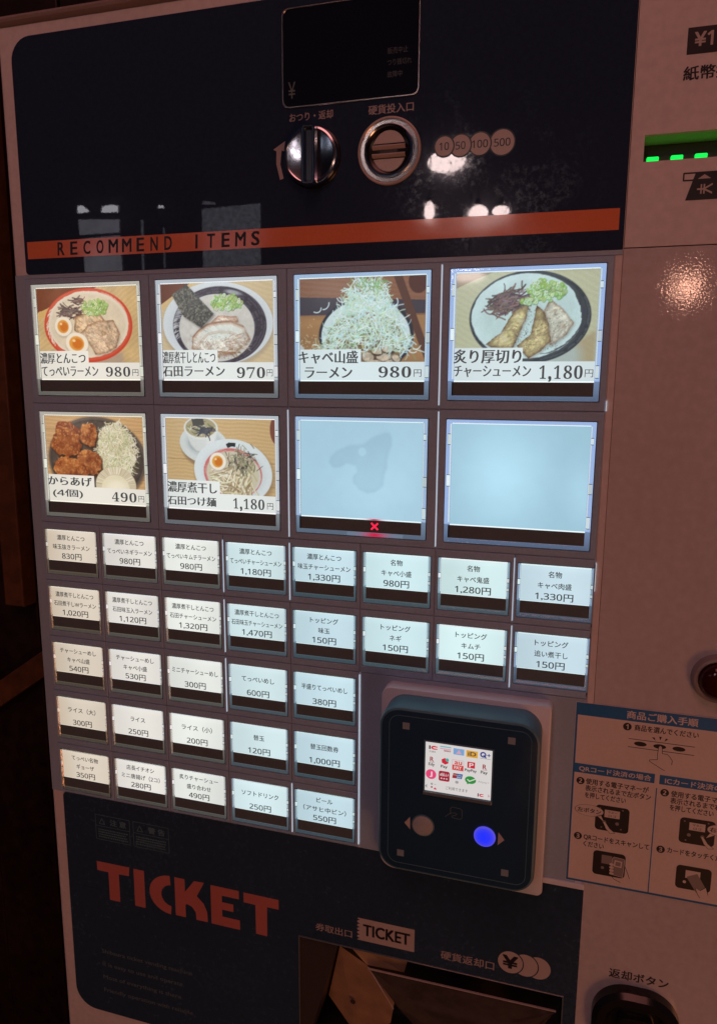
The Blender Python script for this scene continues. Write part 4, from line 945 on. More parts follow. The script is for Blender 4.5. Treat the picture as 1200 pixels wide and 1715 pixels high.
button('large_menu_button', 'large menu button with photo of a bowl heaped with shredded cabbage', True, 2, Z0L,
       bigcard(pic_cabbage_ramen, ('キャベ山盛', 2.4, 38.0, 42.4, 49.6), ('ラーメン', 6.2, 34.6, 51.6, 57.8), (D_('980'), 50.2, 69.2, 51.2, 57.4), (70.6, 75), 2))
button('large_menu_button', 'large menu button with photo of charred pork slices in a black-rimmed bowl', True, 3, Z0L,
       bigcard(pic_charred_pork, ('炙り厚切り', 2.8, 38.8, 42.2, 49.7), ('チャーシューメン', 3.2, 44.2, 50.9, 57.0), (D_('1,180'), 48.2, 70.8, 50.8, 57.8), (71.8, 76.0), 3))
button('large_menu_button', 'large menu button with photo of fried chicken and shredded cabbage', True, 0, Z1L,
       bigcard(pic_fried_chicken, ('からあげ', 2.8, 36.6, 42.6, 48.5), ('(4個)', 6.0, 29.2, 50.9, 56.8, 'sb'), (D_('490'), 51.4, 69.8, 51.2, 57.4), (71.2, 75.4), 0))
button('large_menu_button', 'large menu button with photo of dipping noodles and a soup cup', True, 1, Z1L,
       bigcard(pic_dipping_noodles, ('濃厚煮干し', 2.8, 37.2, 42.2, 49.0), ('石田つけ麺', 2.5, 36.4, 51.3, 57.1), (D_('1,180'), 47.8, 69.2, 50.9, 57.4), (70.9, 75.0), 1))
sm = [(17.5, 23.5), (19, 20), (24, 16), (30, 13.8), (38, 13), (44, 8.6), (50, 6.2), (53.6, 5.8), (55.0, 9), (55.2, 13), (53, 18), (52.4, 26), (51, 31), (50.6, 36), (46.5, 40.2), (41, 41.6), (36, 39.4), (32.2, 35.2), (31.8, 32), (34.6, 29), (33.8, 25.6), (28, 24.4), (24, 27), (19.5, 27)]
button('large_menu_button', 'blank large menu button with a grey smear and red cross light', True, 2, Z1L,
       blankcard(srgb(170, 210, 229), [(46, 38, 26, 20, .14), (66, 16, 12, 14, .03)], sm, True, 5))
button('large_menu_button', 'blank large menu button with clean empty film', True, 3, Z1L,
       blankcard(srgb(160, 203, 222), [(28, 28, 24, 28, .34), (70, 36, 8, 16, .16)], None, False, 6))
# faint lamp marks behind the smoked strips
TXT = [
 [(['濃厚とんこつ', '味玉抜きラーメン', '830円'], 'egg-less tonkotsu ramen, 830 yen', 0), (['濃厚とんこつ', 'てっぺいネギラーメン', '980円'], 'spring onion ramen, 980 yen', 1), (['濃厚とんこつ', 'てっぺいキムチラーメン', '980円'], 'kimchi ramen, 980 yen', 2), (['濃厚とんこつ', 'てっぺいチャーシューメン', '1,180円'], 'roast pork ramen, 1,180 yen', 3), (['濃厚とんこつ', '味玉チャーシューメン', '1,330円'], 'egg and pork ramen, 1,330 yen', 4), (['名物', 'キャベ小盛', '980円'], 'small cabbage heap, 980 yen', 5), (['名物', 'キャベ鬼盛', '1,280円'], 'giant cabbage heap, 1,280 yen', 6), (['名物', 'キャベ肉盛', '1,330円'], 'cabbage and meat heap, 1,330 yen', 7)],
 [(['濃厚煮干しとんこつ', '石田煮干しWラーメン', '1,020円'], 'double dried sardine ramen, 1,020 yen', 0), (['濃厚煮干しとんこつ', '石田味玉入ラーメン', '1,120円'], 'sardine ramen with egg, 1,120 yen', 1), (['濃厚煮干しとんこつ', '石田チャーシューメン', '1,320円'], 'sardine pork ramen, 1,320 yen', 2), (['濃厚煮干しとんこつ', '石田味玉チャーシューメン', '1,470円'], 'sardine egg and pork ramen, 1,470 yen', 3), (['トッピング', '味玉', '150円'], 'egg topping, 150 yen', 4), (['トッピング', 'ネギ', '150円'], 'onion topping, 150 yen', 5), (['トッピング', 'キムチ', '150円'], 'kimchi topping, 150 yen', 6), (['トッピング', '追い煮干し', '150円'], 'extra sardine topping, 150 yen', 7)],
 [(['チャーシューめし', 'キャベ山盛', '540円'], 'pork rice with large cabbage, 540 yen', 0), (['チャーシューめし', 'キャベ小盛', '530円'], 'pork rice with small cabbage, 530 yen', 1), (['ミニチャーシューめし', '300円'], 'mini pork rice, 300 yen', 2), (['てっぺいめし', '600円'], 'house rice, 600 yen', 3), (['半盛りてっぺいめし', '380円'], 'half portion rice, 380 yen', 4)],
 [(['ライス（大）', '300円'], 'large rice, 300 yen', 0), (['ライス', '250円'], 'rice, 250 yen', 1), (['ライス（小）', '200円'], 'small rice, 200 yen', 2), (['替玉', '120円'], 'extra noodles, 120 yen', 3), (['替玉回数券', '1,000円'], 'noodle refill coupons, 1,000 yen', 4)],
 [(['てっぺい名物', 'ギョーザ', '350円'], 'dumplings, 350 yen', 0), (['店長イチオシ', 'ミニ唐揚げ（2コ）', '280円'], 'two mini fried chicken, 280 yen', 1), (['炙りチャーシュー', '盛り合わせ', '490円'], 'seared pork platter, 490 yen', 2), (['ソフトドリンク', '250円'], 'soft drink, 250 yen', 3), (['ビール', '（アサヒ中ビン）', '550円'], 'bottled beer, 550 yen', 4)],
]
def smallcard(lines, c_i, seed):
    def draw(b, org):
        W, H = 37.3, 20.4; h, w_ = 22, 40; yy, xx = np.mgrid[0:h, 0:w_]; tone = np.array(LCOL[c_i])
        rg = np.random.default_rng(seed); cxx = rg.uniform(.3, .8); g = .86 + .16 * np.exp(-((xx / w_ - cxx) / .5) ** 2) + rg.uniform(-.04, .04)
        g = g * (1 + .06 * np.exp(-((yy / h) / .12) ** 2)); img = tone[None, None] * g[..., None]
        if c_i == 0: img = img * (1 - (np.clip(.30 - xx / w_, 0, 1) * .5)[..., None] * np.array([.25, .6, 1.0])) 
        img = img * (1 + .03 * (vnoise(h, w_, 7, 3, seed) - .5))[..., None]
        link('menu_film', card_mesh('menu_film', img, W, H), (org[0] + 1.7, -0.40, org[2] - .8), b)
        mb = MB(); X0 = org[0] + 20.2
        if len(lines) == 3: zs = (5.3, 11.7, 17.9); ems = (3.9, 3.9, 5.0)
        else: zs = (8.9, 18.1); ems = (4.1, 5.1)
        for t, z_, em in zip(lines, zs, ems):
            if t.endswith('円'): wd = 1.0 * {4: 15.4, 5: 17, 6: 20.4, 7: 20.6}[len(t)] if len(t) > 3 else 12
            else: wd = min(34.6, len(t) * (3.62 if em < 4.0 else 3.75))
            if len(t) >= 9 and not t.endswith('円'): wd = min(34.8, len(t) * 3.35)
            textline(mb, t, X0, org[2] - z_, em, wd, -0.43, 'ink', 'sb')
        build('menu_lettering', mb, b, org)
    return draw
for r, row in enumerate(TXT):
    for lines, lab, c_i in row:
        button('small_menu_button', 'small menu button for ' + lab, False, c_i, ZS[r], smallcard(lines, c_i, 100 + r * 10 + c_i))

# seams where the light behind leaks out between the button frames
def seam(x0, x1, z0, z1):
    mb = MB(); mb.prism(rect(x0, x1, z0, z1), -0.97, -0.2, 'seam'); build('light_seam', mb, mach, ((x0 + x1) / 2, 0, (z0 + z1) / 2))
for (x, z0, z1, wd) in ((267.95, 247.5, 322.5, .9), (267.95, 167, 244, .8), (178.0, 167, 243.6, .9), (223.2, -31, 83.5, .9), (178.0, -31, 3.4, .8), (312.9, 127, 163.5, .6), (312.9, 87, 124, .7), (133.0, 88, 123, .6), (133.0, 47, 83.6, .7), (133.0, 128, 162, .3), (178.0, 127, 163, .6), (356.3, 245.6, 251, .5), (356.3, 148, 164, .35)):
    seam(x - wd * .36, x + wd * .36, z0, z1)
# cover plate behind the payment unit
mb = MB(); mb.prism(rect(223.8, 355.9, -33.4, 85.0), -0.5, 0.2, 'bodyshade', .3); build('cover_plate', mb, mach, (290, 0, 26))  # body plate, coloured for its shade and the blue button glow
mb = MB(); mb.prism(rect(-9.6, -2.2, -33.6, 326.2), -0.1, 0.29, 'bodyshade', .1); mb.prism(rect(-2.1, 359.5, 323.9, 326.3), -0.3, 0.2, 'bodyshade', .15)  # left strip added over the body to paint its dimmed edge
mb.prism(rect(356.2, 359.5, -33.0, 323.7), -0.3, 0.2, 'body', .15)
build('grid_border', mb, mach)
mb = MB(); mb.prism(rect(337, 361, -33.0, -29.5), -1.6, 0.1, 'whiteplate', .5); build('lower_ledge', mb, mach)

# ---- right column: note label, slot, arrow sign
mb = MB()
mb.quad(382.2, 424, 413.5, 425.2, -0.02, 'darkprint'); put(mb, '¥1000', 385.4, 409.5, 416.8, 423.0, -0.06, 'half', 'b')
build('banknote_label', mb, mach, label='black label reading ¥1000'); mb = MB(); textline(mb, '紙幣挿入口', 0, 405.3, 6.6, 34.5, -0.02, 'darkprint', 'b', left=381.6); build('slot_caption', mb, mach); mb = MB()
mb.outline(rect(385.2, 424.0, 357.2, 360.5), .7, -0.02, 'darkprint')
mb.poly([(386.6, 348.0), (418, 348.0), (422, 360.2), (390.4, 360.2)], -0.05, 'darkprint')
mb.poly([(391.6, 357.6), (397.4, 357.6), (394.5, 359.6)], -0.09, 'half')
v, f = glyphs('¥')
n0 = len(mb.v); mi = mb.mi('half')
for a, b in v: mb.v.append((391.6 + b * 9.5, -0.09, 355.4 - a * 9.0))
for q in f: mb.f.append(tuple(n0 + i for i in q)); mb.m.append(mi)
build('banknote_symbol', mb, mach, label='black sign of a banknote entering a slot')
mb = MB(); a, b, c_, d = SLOT
mb.face([(a, 3, d), (a, 16, d - .5), (b, 16, d - .5), (b, 3, d)], 'greenrefl')
mb.face([(a, 3, c_), (b, 3, c_), (b, 9, c_ + 2.2), (a, 9, c_ + 2.2)], 'slotdark'); mb.quad(a, b, c_ + 4.4, d - .5, 16, 'slotdark'); mb.face([(a, 9, c_ + 4.2), (b, 9, c_ + 4.2), (b, 16, c_ + 4.4), (a, 16, c_ + 4.4)], 'slotdark')
mb.quad(a, b, c_, c_ + 4.4, 9, 'slotdark')
mb.face([(a, 3, c_), (a, 16, c_), (a, 16, d), (a, 3, d)], 'slotdark'); mb.face([(b, 3, c_), (b, 3, d), (b, 16, d), (b, 16, c_)], 'slotdark')
so = build('banknote_slot', mb, mach, (a, 0, c_), label='banknote slot lit green')
for x in (368.2, 379.4, 390.4, 401.6, 412.8):
    mb = MB(); mb.prism(rrect(x, x + 5.6, 369.0, 371.2, .5, 3), 7.2, 8.9, 'green', .2); build('green_light', mb, so, (x, 8, 370))

# ---- red push button and return lever
mb = MB(); mb.smooth = True; cx, cz = 421.2, 105.8
mb.lathe(cx, cz, [(13.2, 0), (13.0, -3.0), (12.2, -5.0), (11.0, -5.4), (10.2, -4.8), (9.9, -3.0), (9.9, -3.2)], 'redrim', 48, cap=False)
mb.lathe(cx, cz, [(9.8, -3.0), (9.7, -6.0), (8.6, -8.0), (6.0, -9.4), (3, -10.0), (0.05, -10.2)], 'redknob', 48, cap=False)
build('red_push_button', mb, mach, (cx, 0, cz), label='dark red domed push button')
mb = MB(); mb.smooth = True; cx, cz = 394.2, -113
o_ = rrect(369.8, 418.6, -137, -90.0, 20, 12)
mb.ring(o_, inset(o_, 9.5), -9.0, -0.05, 'blackring', 2.6); mb.prism(inset(o_, 9.3), -3.0, -0.05, 'blackring')
rl = build('return_lever', mb, mach, (cx, 0, cz), label='black rounded coin return button')
mb = MB(); mb.smooth = True; mb.prism(rrect(384, 405, -126, -106, 6, 8), -7.4, -3.0, 'blackring', 1.4); build('lever', mb, rl, (cx, 0, cz))
mb = MB(); textline(mb, '返却ボタン', 0, -84.2, 6.6, 32.6, -0.05, 'darkprint', 'b', left=378.3); build('return_lettering', mb, mach)

# ================================================================== PAYMENT TERMINAL
pt = thing('payment_terminal', (288, -0.5, -36), 'dark navy cashless payment reader on white backing plate, lit screen and blue button', 'payment reader')
mb = MB(); mb.smooth = True; mb.prism(rrect(239.6, 337.6, -36.2, 82.2, (9, 3.5, 2.5, 6), 8), -10.2, -0.52, 'whiteplate', bev=0.9); build('backing_plate', mb, pt, (288, 0, 20))
mb = MB(); mb.smooth = True; mb.prism(rrect(243.2, 333.0, -22.8, 79.0, (12, 12, 12, 12), 10), -28.6, -10.25, 'payside', bev=1.6, front='pay')
hs = build('housing', mb, pt, (288, -10, 28))
mb = MB(); o = rrect(249.0, 328.4, -18.0, 74.4, 6); mb.ring(o, inset(o, .35), -28.75, -28.5, 'payside', .05); build('front_seam', mb, pt, (288, -28, 28))
# screen
SX, SZ, SY = 270.4, 60.9, -28.8
def spt(u, v_): return (SX + u, SZ - v_)
mb = MB(); mb.ring(rect(269.4, 308.5, 28.8, 61.8), rect(270.3, 307.6, 30.9, 61.0), -29.5, -28.5, 'payside', .2)
mb.prism(rect(269.4, 308.2, 28.6, 30.8), -29.8, -28.5, 'strip', .3); build('screen_bezel', mb, pt, (288, -28, 46))
scr_cols = {}
def sc_(name, c, es=1.0):
    if name not in MT: MT[name] = mat('screen_' + name, (0.02, 0.02, 0.02), 0.3, emit=srgb(*c), es=es)
    return name
for n_, c in dict(s_white=(214, 208, 206), s_red=(200, 40, 60), s_pink=(226, 70, 120), s_teal=(110, 180, 186), s_blue=(120, 160, 205), s_yel=(216, 160, 50), s_navy=(40, 60, 130), s_blk=(70, 62, 66), s_green=(44, 140, 62), s_dred=(160, 36, 56), s_lav=(206, 160, 176), s_grey=(150, 146, 148), s_mar=(150, 40, 50), s_au=(206, 60, 50), s_tur=(60, 170, 160), s_dblue=(40, 90, 150)).items(): sc_(n_, c)
mb = MB(); mb.quad(SX, SX + 37.2, SZ - 29.8, SZ, SY, 's_white')
def sq_(u0, u1, v0, v1, m, y=-28.83): mb.quad(SX + u0, SX + u1, SZ - v1, SZ - v0, y, m)
def st_(t, u0, u1, v0, v1, m, style='b', y=-28.86): put(mb, t, SX + u0, SX + u1, SZ - v1, SZ - v0, y, m, style)
sq_(1.9, 2.8, 2.1, 4.3, 's_blk'); mb.ringflat(SX + 4.9, SZ - 3.2, 1.8, .75, -28.84, 's_red', 18, 1.15, 45, 315); sq_(4.6, 6.7, 2.3, 2.9, 's_red'); sq_(4.6, 6.7, 3.6, 4.2, 's_red'); st_('交通系', 2.0, 5.8, 5.1, 6.2, 's_blk', 'n')
sq_(8.2, 14.4, 1.4, 2.1, 's_teal'); sq_(8.2, 14.4, 2.1, 2.7, 's_white'); sq_(8.2, 14.4, 2.7, 3.3, 's_lav'); sq_(8.2, 14.4, 2.1, 2.4, 's_dblue'); st_('nanaco', 10.4, 14.2, 3.6, 4.5, 's_mar')
sq_(15.7, 21.7, 1.7, 5.4, 's_blue'); mb.poly([spt(17.2, 4.8), spt(20.3, 4.8), spt(18.8, 2.3)], -28.85, 's_lav')
sq_(22.9, 29.2, 1.8, 5.8, 's_yel'); st_('iD', 23.9, 28.2, 2.5, 4.9, 's_blk', 'b')
mb.ringflat(SX + 32.2, SZ - 3.1, 1.7, .9, -28.85, 's_navy', 20); st_('+', 34.4, 36.2, 2.2, 4.0, 's_navy', 'b'); sq_(30.6, 36.2, 5.2, 5.5, 's_grey'); mb.line([spt(32.4, 3.4), spt(33.8, 4.9)], .7, -28.87, 's_navy')
for u in (2.7, 32.2): st_('R', u, u + 2.0, 8.9, 11.6, 's_mar'); sq_(u - .1, u + 2.4, 12.0, 12.2, 's_mar')
st_('Edy', 1.9, 5.3, 12.5, 14.7, 's_blk', 'b'); st_('Pay', 31.2, 34.9, 12.7, 15.0, 's_blk', 'b')
mb.poly([spt(9.2, 9.5), spt(9.4, 11.4), spt(11.3, 12.4), spt(13.1, 11.4), spt(13.0, 9.4), spt(11, 8.4)], -28.84, 's_red'); mb.disc(SX + 12.4, SZ - 9.4, 1.0, -28.86, 's_tur', 12); st_('Pay', 8.9, 12.6, 12.8, 15.0, 's_blk', 'b')
mb.outline([spt(15.3, 14.8), spt(21.6, 14.8), spt(21.6, 8.6), spt(15.3, 8.6)], .25, -28.85, 's_lav'); sq_(15.3, 21.6, 11.6, 14.8, 's_au'); st_('au', 16.6, 20.6, 9.3, 11.2, 's_au'); st_('PAY', 16.4, 20.5, 12.2, 14.1, 's_white')
mb.poly([spt(x, z) for x, z in ((23.7, 12.2), (27.9, 12.2), (27.9, 8.5), (23.7, 8.5))], -28.84, 's_red'); st_('P', 24.8, 27.0, 9.2, 11.7, 's_white'); st_('PayPay', 22.4, 28.9, 12.8, 14.9, 's_blk', 'b')
mb.disc(SX + 3.4, SZ - 19.5, 3.0, -28.84, 's_pink', 28); st_('J', 2.7, 4.1, 17.9, 21.2, 's_white')
mb.poly([spt(x, -z) for x, z in rrect(7.8, 14.0, -22.6, -16.5, 1.0, 4)], -28.84, 's_dred'); st_('d払い', 8.5, 13.4, 17.6, 19.6, 's_white'); [mb.disc(SX + u, SZ - 21.0, .42, -28.86, 's_white', 10) for u in (9.4, 10.9, 12.4)]
mb.poly([spt(15.4, 19.7), spt(18.0, 19.7), spt(18.6, 16.7), spt(16.0, 16.7)], -28.84, 's_mar'); mb.poly([spt(17.6, 19.7), spt(20.8, 19.7), spt(21.4, 16.7), spt(18.4, 16.7)], -28.85, 's_dblue'); st_('UnionPay', 16.0, 20.9, 17.3, 18.2, 's_white', 'n'); st_('銀聯', 18.0, 20.4, 18.4, 19.4, 's_white', 'n')
st_('※', 17.2, 19.1, 21.1, 22.8, 's_grey')
mb.disc(SX + 25.7, SZ - 19.4, 3.1, -28.84, 's_green', 26, 2.3); mb.line([spt(24.0, 19.2), spt(25.1, 20.2), spt(28.6, 18.3)], .6, -28.86, 's_white'); mb.poly([spt(23.6, 21.0), spt(24.0, 22.3), spt(25.2, 21.4)], -28.84, 's_green')
st_('Alipay+', 29.9, 36.0, 18.9, 20.4, 's_grey', 'n')
mb.poly([spt(.1, 27.1), spt(1.3, 28.4), spt(1.3, 25.8)], -28.84, 's_grey'); mb.poly([spt(36.8, 27.3), spt(35.6, 28.4), spt(35.6, 26.2)], -28.84, 's_lav')
mb.ringflat(SX + 4.0, SZ - 25.3, .6, .3, -28.85, 's_blk', 10); sq_(5.4, 6.4, 25.2, 25.5, 's_grey'); mb.disc(SX + 4.0, SZ - 27.3, .55, -28.85, 's_mar', 10); sq_(5.2, 6.7, 27.8, 28.5, 's_red'); mb.disc(SX + 5.9, SZ - 27.7, .45, -28.85, 's_pink', 8)
st_('ご利用できます', 12.0, 24.4, 25.4, 27.4, 's_blk', 'n'); sq_(29.9, 30.5, 26.6, 28.6, 's_blk'); mb.ringflat(SX + 32, SZ - 27.6, 1.2, .5, -28.85, 's_red', 14, .9, 45, 315); sq_(31.8, 33.2, 26.8, 27.2, 's_red'); sq_(31.8, 33.2, 28.0, 28.4, 's_red')
build('screen', mb, pt, (SX, SY, SZ), label='small bright screen listing payment brands')
# buttons, arrows, windows, contactless mark
mb = MB(); mb.smooth = True; mb.lathe(269.8, 8.6, [(6.8, -28.5), (6.7, -28.9), (6.2, -29.0)], 'payside', 36, cap=False); mb.lathe(269.8, 8.6, [(6.1, -28.7), (6.0, -29.3), (5.4, -29.6), (0.05, -29.8)], 'paybtn', 36, cap=False); build('grey_button', mb, pt, (269.8, -29, 8.6))
mb = MB(); mb.smooth = True; mb.lathe(305.1, 8.6, [(6.1, -28.7), (6.0, -29.3), (5.4, -29.6), (0.05, -29.8)], 'bluebtn', 36, cap=False); build('blue_button', mb, pt, (305.1, -29, 8.6), label='glowing blue button')
mb = MB(); mb.poly([(258.9, 8.4), (262.4, 4.6), (262.2, 12.6)], -28.66, 'half'); build('arrow_mark', mb, pt, (260, -28, 8)); mb = MB(); mb.poly([(316.0, 8.4), (312.6, 12.6), (312.4, 4.6)], -28.66, 'half'); build('arrow_mark', mb, pt, (314, -28, 8))
for x, z in ((258.9, 68.4), (317.6, 68.2), (256.9, -11.4), (317.0, -11.7)):
    mb = MB(); mb.prism(rect(x - 2.0, x + 2.0, z - 2.0, z + 2.0), -28.8, -28.65, 'sq'); build('sensor_window', mb, pt, (x, -28, z))
mb = MB()
nf = [(285.6, 18.6), (285.4, 22.2), (286.4, 23.2), (291.0, 22.9), (292.0, 22.0), (292.0, 17.4), (291.2, 16.4), (287.0, 16.6), (286.2, 17.0), (286.6, 17.8), (288.4, 18.4), (289.2, 19.2), (288.2, 19.8), (285.6, 19.4), (283.6, 17.6), (282.6, 16.6)]
mb.line(nf, .32, -28.66, 'faint'); build('contactless_mark', mb, pt, (288, -28, 19))

# ================================================================== INSTRUCTION STICKER
st = thing('instruction_sticker', (395.7, -0.1, -28), 'white instruction sticker with blue borders and step drawings, right of the payment reader', 'sticker')
mb = MB(); mb.quad(350.4, 441.0, -28.4, 83.2, -0.56, 'paper')
mb.face([(350.4, -0.56, -28.4), (350.4, -0.3, -28.4), (441, -0.3, -28.4), (441, -0.56, -28.4)], 'paper'); mb.face([(350.4, -0.56, -28.4), (350.4, -0.56, 83.2), (350.4, -0.3, 83.2), (350.4, -0.3, -28.4)], 'paper'); mb.face([(350.4, -0.56, 83.2), (441, -0.56, 83.2), (441, -0.3, 83.2), (350.4, -0.3, 83.2)], 'paper')
build('backing_film', mb, st, (395.7, 0, 27))
Y1 = -0.59; Y2 = -0.62; Y3 = -0.65; Y4 = -0.68
mb = MB()
mb.quad(350.6, 440.8, 75.6, 83.0, Y1, 'sblue'); mb.quad(350.6, 351.7, -28.2, 75.6, Y1, 'sblue'); mb.quad(439.7, 440.8, -28.2, 75.6, Y1, 'sblue'); mb.quad(351.7, 439.7, -28.2, -26.9, Y1, 'sblue')
mb.quad(351.7, 394.4, 40.6, 46.2, Y1, 'sblue'); mb.quad(396.9, 439.7, 40.6, 46.2, Y1, 'sblue'); mb.quad(395.5, 396.1, -26.9, 38.0, Y1, 'sblue')
build('blue_borders', mb, st, (395.7, 0, 27))
mb = MB()
put(mb, '商品ご購入手順', 377.6, 413.8, 77.0, 81.6, Y2, 'paper', 'b'); build('heading', mb, st, (396, 0, 79)); mb = MB(); put(mb, 'QRコード決済の場合', 354.2, 392.6, 41.4, 45.0, Y2, 'paper', 'b'); build('heading', mb, st, (373, 0, 43)); mb = MB(); put(mb, 'ICカード決済の場合', 399.8, 437.0, 41.4, 45.0, Y2, 'paper', 'b')
build('heading', mb, st, (418, 0, 43))
def num(n_, x, z): mb = MB(); mb.disc(x, z, 2.25, Y1, 'sblack', 24); put(mb, n_, x - (.5 if n_ == '1' else .75), x + (.5 if n_ == '1' else .75), z - 1.3, z + 1.3, Y2, 'paper', 'bb'); build('step_number', mb, st, (x, 0, z))
num('1', 378.2, 72.1); num('2', 355.3, 35.6); num('3', 355.8, 1.0); num('2', 400.1, 35.9); num('3', 400.5, 1.2)
def tl(t, x0, x1, z): mb = MB(); textline(mb, t, 0, z, 3.9, x1 - x0, Y1, 'sblack', 'b', left=x0); build('instruction_line', mb, st, (x0, 0, z))
tl('商品を選んでください', 382.0, 414.6, 72.2)
tl('使用する電子マネーが', 358.3, 391.8, 35.9); tl('表示されるまで左ボタン', 358.2, 393.2, 31.7); tl('を押してください', 358.2, 380.2, 27.4)
tl('QRコードをスキャンして', 359.0, 394.4, 1.2); tl('ください', 359.1, 370.2, -3.2)
tl('使用する電子マネーが', 403.4, 437.0, 36.0); tl('表示されるまで右ボタン', 403.4, 438.4, 31.9); tl('を押してください', 403.4, 425.6, 27.7); tl('カードをタッチください', 404.0, 437.6, 1.6)
mb = MB()
# step 1: row of buttons and pointing hand
mb.line([(379.4, 65.2), (413.2, 65.2)], .35, Y1, 'sblack'); mb.line([(379.3, 60.3), (413.2, 60.3)], .35, Y1, 'sblack')
for x in (385.6, 395.6, 405.4): mb.disc(x, 62.8, 3.3, Y1, 'sblack', 24, 1.35)
for p in (((391.2, 67.6), (392.6, 67.8), (393.2, 66.0)), ((394.9, 68.6), (396.3, 68.6), (395.6, 66.4)), ((399.6, 67.6), (398.4, 68.0), (397.8, 66.0))): mb.poly(list(p)[::-1], Y1, 'sblack')
hand = [(395.1, 62.6), (394.8, 57.9), (395.0, 55.0), (392.8, 54.6), (390.9, 54.2), (391.2, 53.2), (394.6, 51.4), (397, 50.0), (399.1, 49.0), (403, 50.6), (402.4, 53.0), (402.6, 55.4), (401.2, 57.6), (399.8, 58.8), (397.2, 58.9), (396.9, 62.6), (396.0, 63.6)]
mb.poly([(395.1, 62.6), (394.8, 57.9), (395.0, 54.6), (399.1, 49.4), (402.4, 52.2), (402.2, 55.6), (399.8, 58.4), (397.1, 58.7), (396.9, 62.6), (396.0, 63.4)], Y2, 'paper')
mb.line(hand[:9], .3, Y3, 'sblack'); mb.line(hand[10:], .3, Y3, 'sblack'); mb.line([hand[-1], hand[0]], .3, Y3, 'sblack')
build('step_drawing', mb, st, (396, 0, 60), label='drawing of a hand pressing a button')
def device(x0, x1, z0, z1, bub, side):
    mb.poly(rrect(x0, x1, z0, z1, 2.2, 5), Y1, 'sblack')
    w_ = x1 - x0; h_ = z1 - z0
    mb.poly(rect(x0 + w_ * .27, x0 + w_ * .72, z0 + h_ * .54, z0 + h_ * .84), Y2, 'paper')
    put(mb, 'マネー', x0 + w_ * .36, x0 + w_ * .64, z0 + h_ * .71, z0 + h_ * .80, Y3, 'sblack', 'n'); put(mb, 'ロゴ', x0 + w_ * .39, x0 + w_ * .62, z0 + h_ * .58, z0 + h_ * .67, Y3, 'sblack', 'n')
    for fx, fz in ((.13, .86), (.8, .9), (.2, .12), (.78, .14)): mb.quad(x0 + w_ * fx - .4, x0 + w_ * fx + .4, z0 + h_ * fz - .4, z0 + h_ * fz + .4, Y2, 'sgrey')
    for fx in (.28, .66): mb.disc(x0 + w_ * fx, z0 + h_ * .34, 1.0, Y2, 'sgrey', 14)
    fx = .28 if side < 0 else .66; cx = x0 + w_ * fx; cz = z0 + h_ * .34
    f_ = [(cx - .6, cz - .2), (cx + .2, cz + .6), (cx + 3.0, cz - 3.6), (cx + 6.2, cz - 6.0), (cx + 3.4, cz - 6.6), (cx + 1.2, cz - 4.2)]
    mb.poly([f_[0], f_[5], f_[4], f_[3], f_[2], f_[1]], Y3, 'paper'); mb.line(f_ [::1], .2, Y4, 'sblack')

def bubble(cx, cz, rx, rz, t, tail):
    mb.poly(tail, Y3, 'paper'); mb.disc(cx, cz, rx, Y3, 'paper', 30, rz); mb.ringflat(cx, cz, rx, rx * .965, Y4, 'sblack', 36, rz); put(mb, t, cx - rx * .8, cx + rx * .8, cz - 1.4, cz + 1.4, Y4, 'sblack', 'b')
mb = MB(); device(364.6, 382.8, 7.0, 22.6, 1, -1); bubble(361.1, 18.0, 8.0, 3.6, '左ボタン', [(365.4, 15.6), (369.4, 12.4), (367.4, 16.4)]); build('step_drawing', mb, st, (373, 0, 15), label='drawing of the reader with left button pressed'); mb = MB(); device(409.2, 427.3, 7.6, 23.0, 1, 1); bubble(431.0, 18.2, 8.0, 3.6, '右ボタン', [(424.8, 15.8), (423.0, 12.6), (427.0, 15.0)])
build('step_drawing', mb, st, (418, 0, 15), label='drawing of the reader with right button pressed'); mb = MB()
# step 3 left: phone held at the reader
mb.poly(rrect(364.9, 382.6, -21.4, -6.2, 2.2, 5), Y1, 'sblack'); mb.quad(369.6, 375.2, -13.8, -8.4, Y2, 'sgrey'); mb.disc(370.4, -16.6, .9, Y2, 'sgrey', 12)
ph = [(374.6, -19.8), (381.6, -20.6), (382.2, -9.8), (381.6, -9.0), (376.4, -8.6), (375.6, -9.4)]; mb.poly(ph, Y2, 'sgrey'); mb.outline(ph, .25, Y3, 'paper'); mb.poly([(376.4, -14.4), (380.6, -14.8), (380.9, -10.8), (376.8, -10.4)], Y3, 'paper')
mb.poly([(377.2, -13.8), (380.0, -14.0), (380.2, -11.4), (377.4, -11.2)], Y4, 'sgrey')
for k in range(4): mb.disc(375.2 + .1 * k, -13.6 - 1.9 * k, 1.25, Y3, 'paper', 12, .8)
mb.line([(382.2, -12.8), (383.6, -16), (385.4, -20.8)], .3, Y2, 'sblack'); mb.line([(375.0, -20.4), (377.0, -22.6), (380.6, -24.0)], .3, Y2, 'sblack')
build('step_drawing', mb, st, (374, 0, -14), label='drawing of a phone held to the reader'); mb = MB()
# step 3 right: card touched on the reader
mb.poly(rrect(409.5, 427.7, -20.6, -6.2, 2.2, 5), Y1, 'sblack'); mb.quad(414.4, 422.0, -13.6, -8.8, Y2, 'paper'); mb.disc(414.2, -16.2, .9, Y2, 'paper', 12)
mb.poly([(415.0, -12.9), (420.6, -21.6), (425.5, -18.4), (420.4, -10.0)], Y3, 'sgrey'); mb.poly([(420.0, -19.0), (422.8, -24.4), (426.8, -21.8), (425.4, -17.4), (422.6, -20.0)], Y4, 'paper'); mb.line([(420.0, -19.0), (421.4, -22.4), (422.8, -24.4)], .3, -.7, 'sblack'); mb.line([(422.6, -20.0), (425.4, -17.4), (426.8, -21.8)], .3, -.7, 'sblack')
build('step_drawing', mb, st, (418, 0, -14), label='drawing of a card held to the reader')

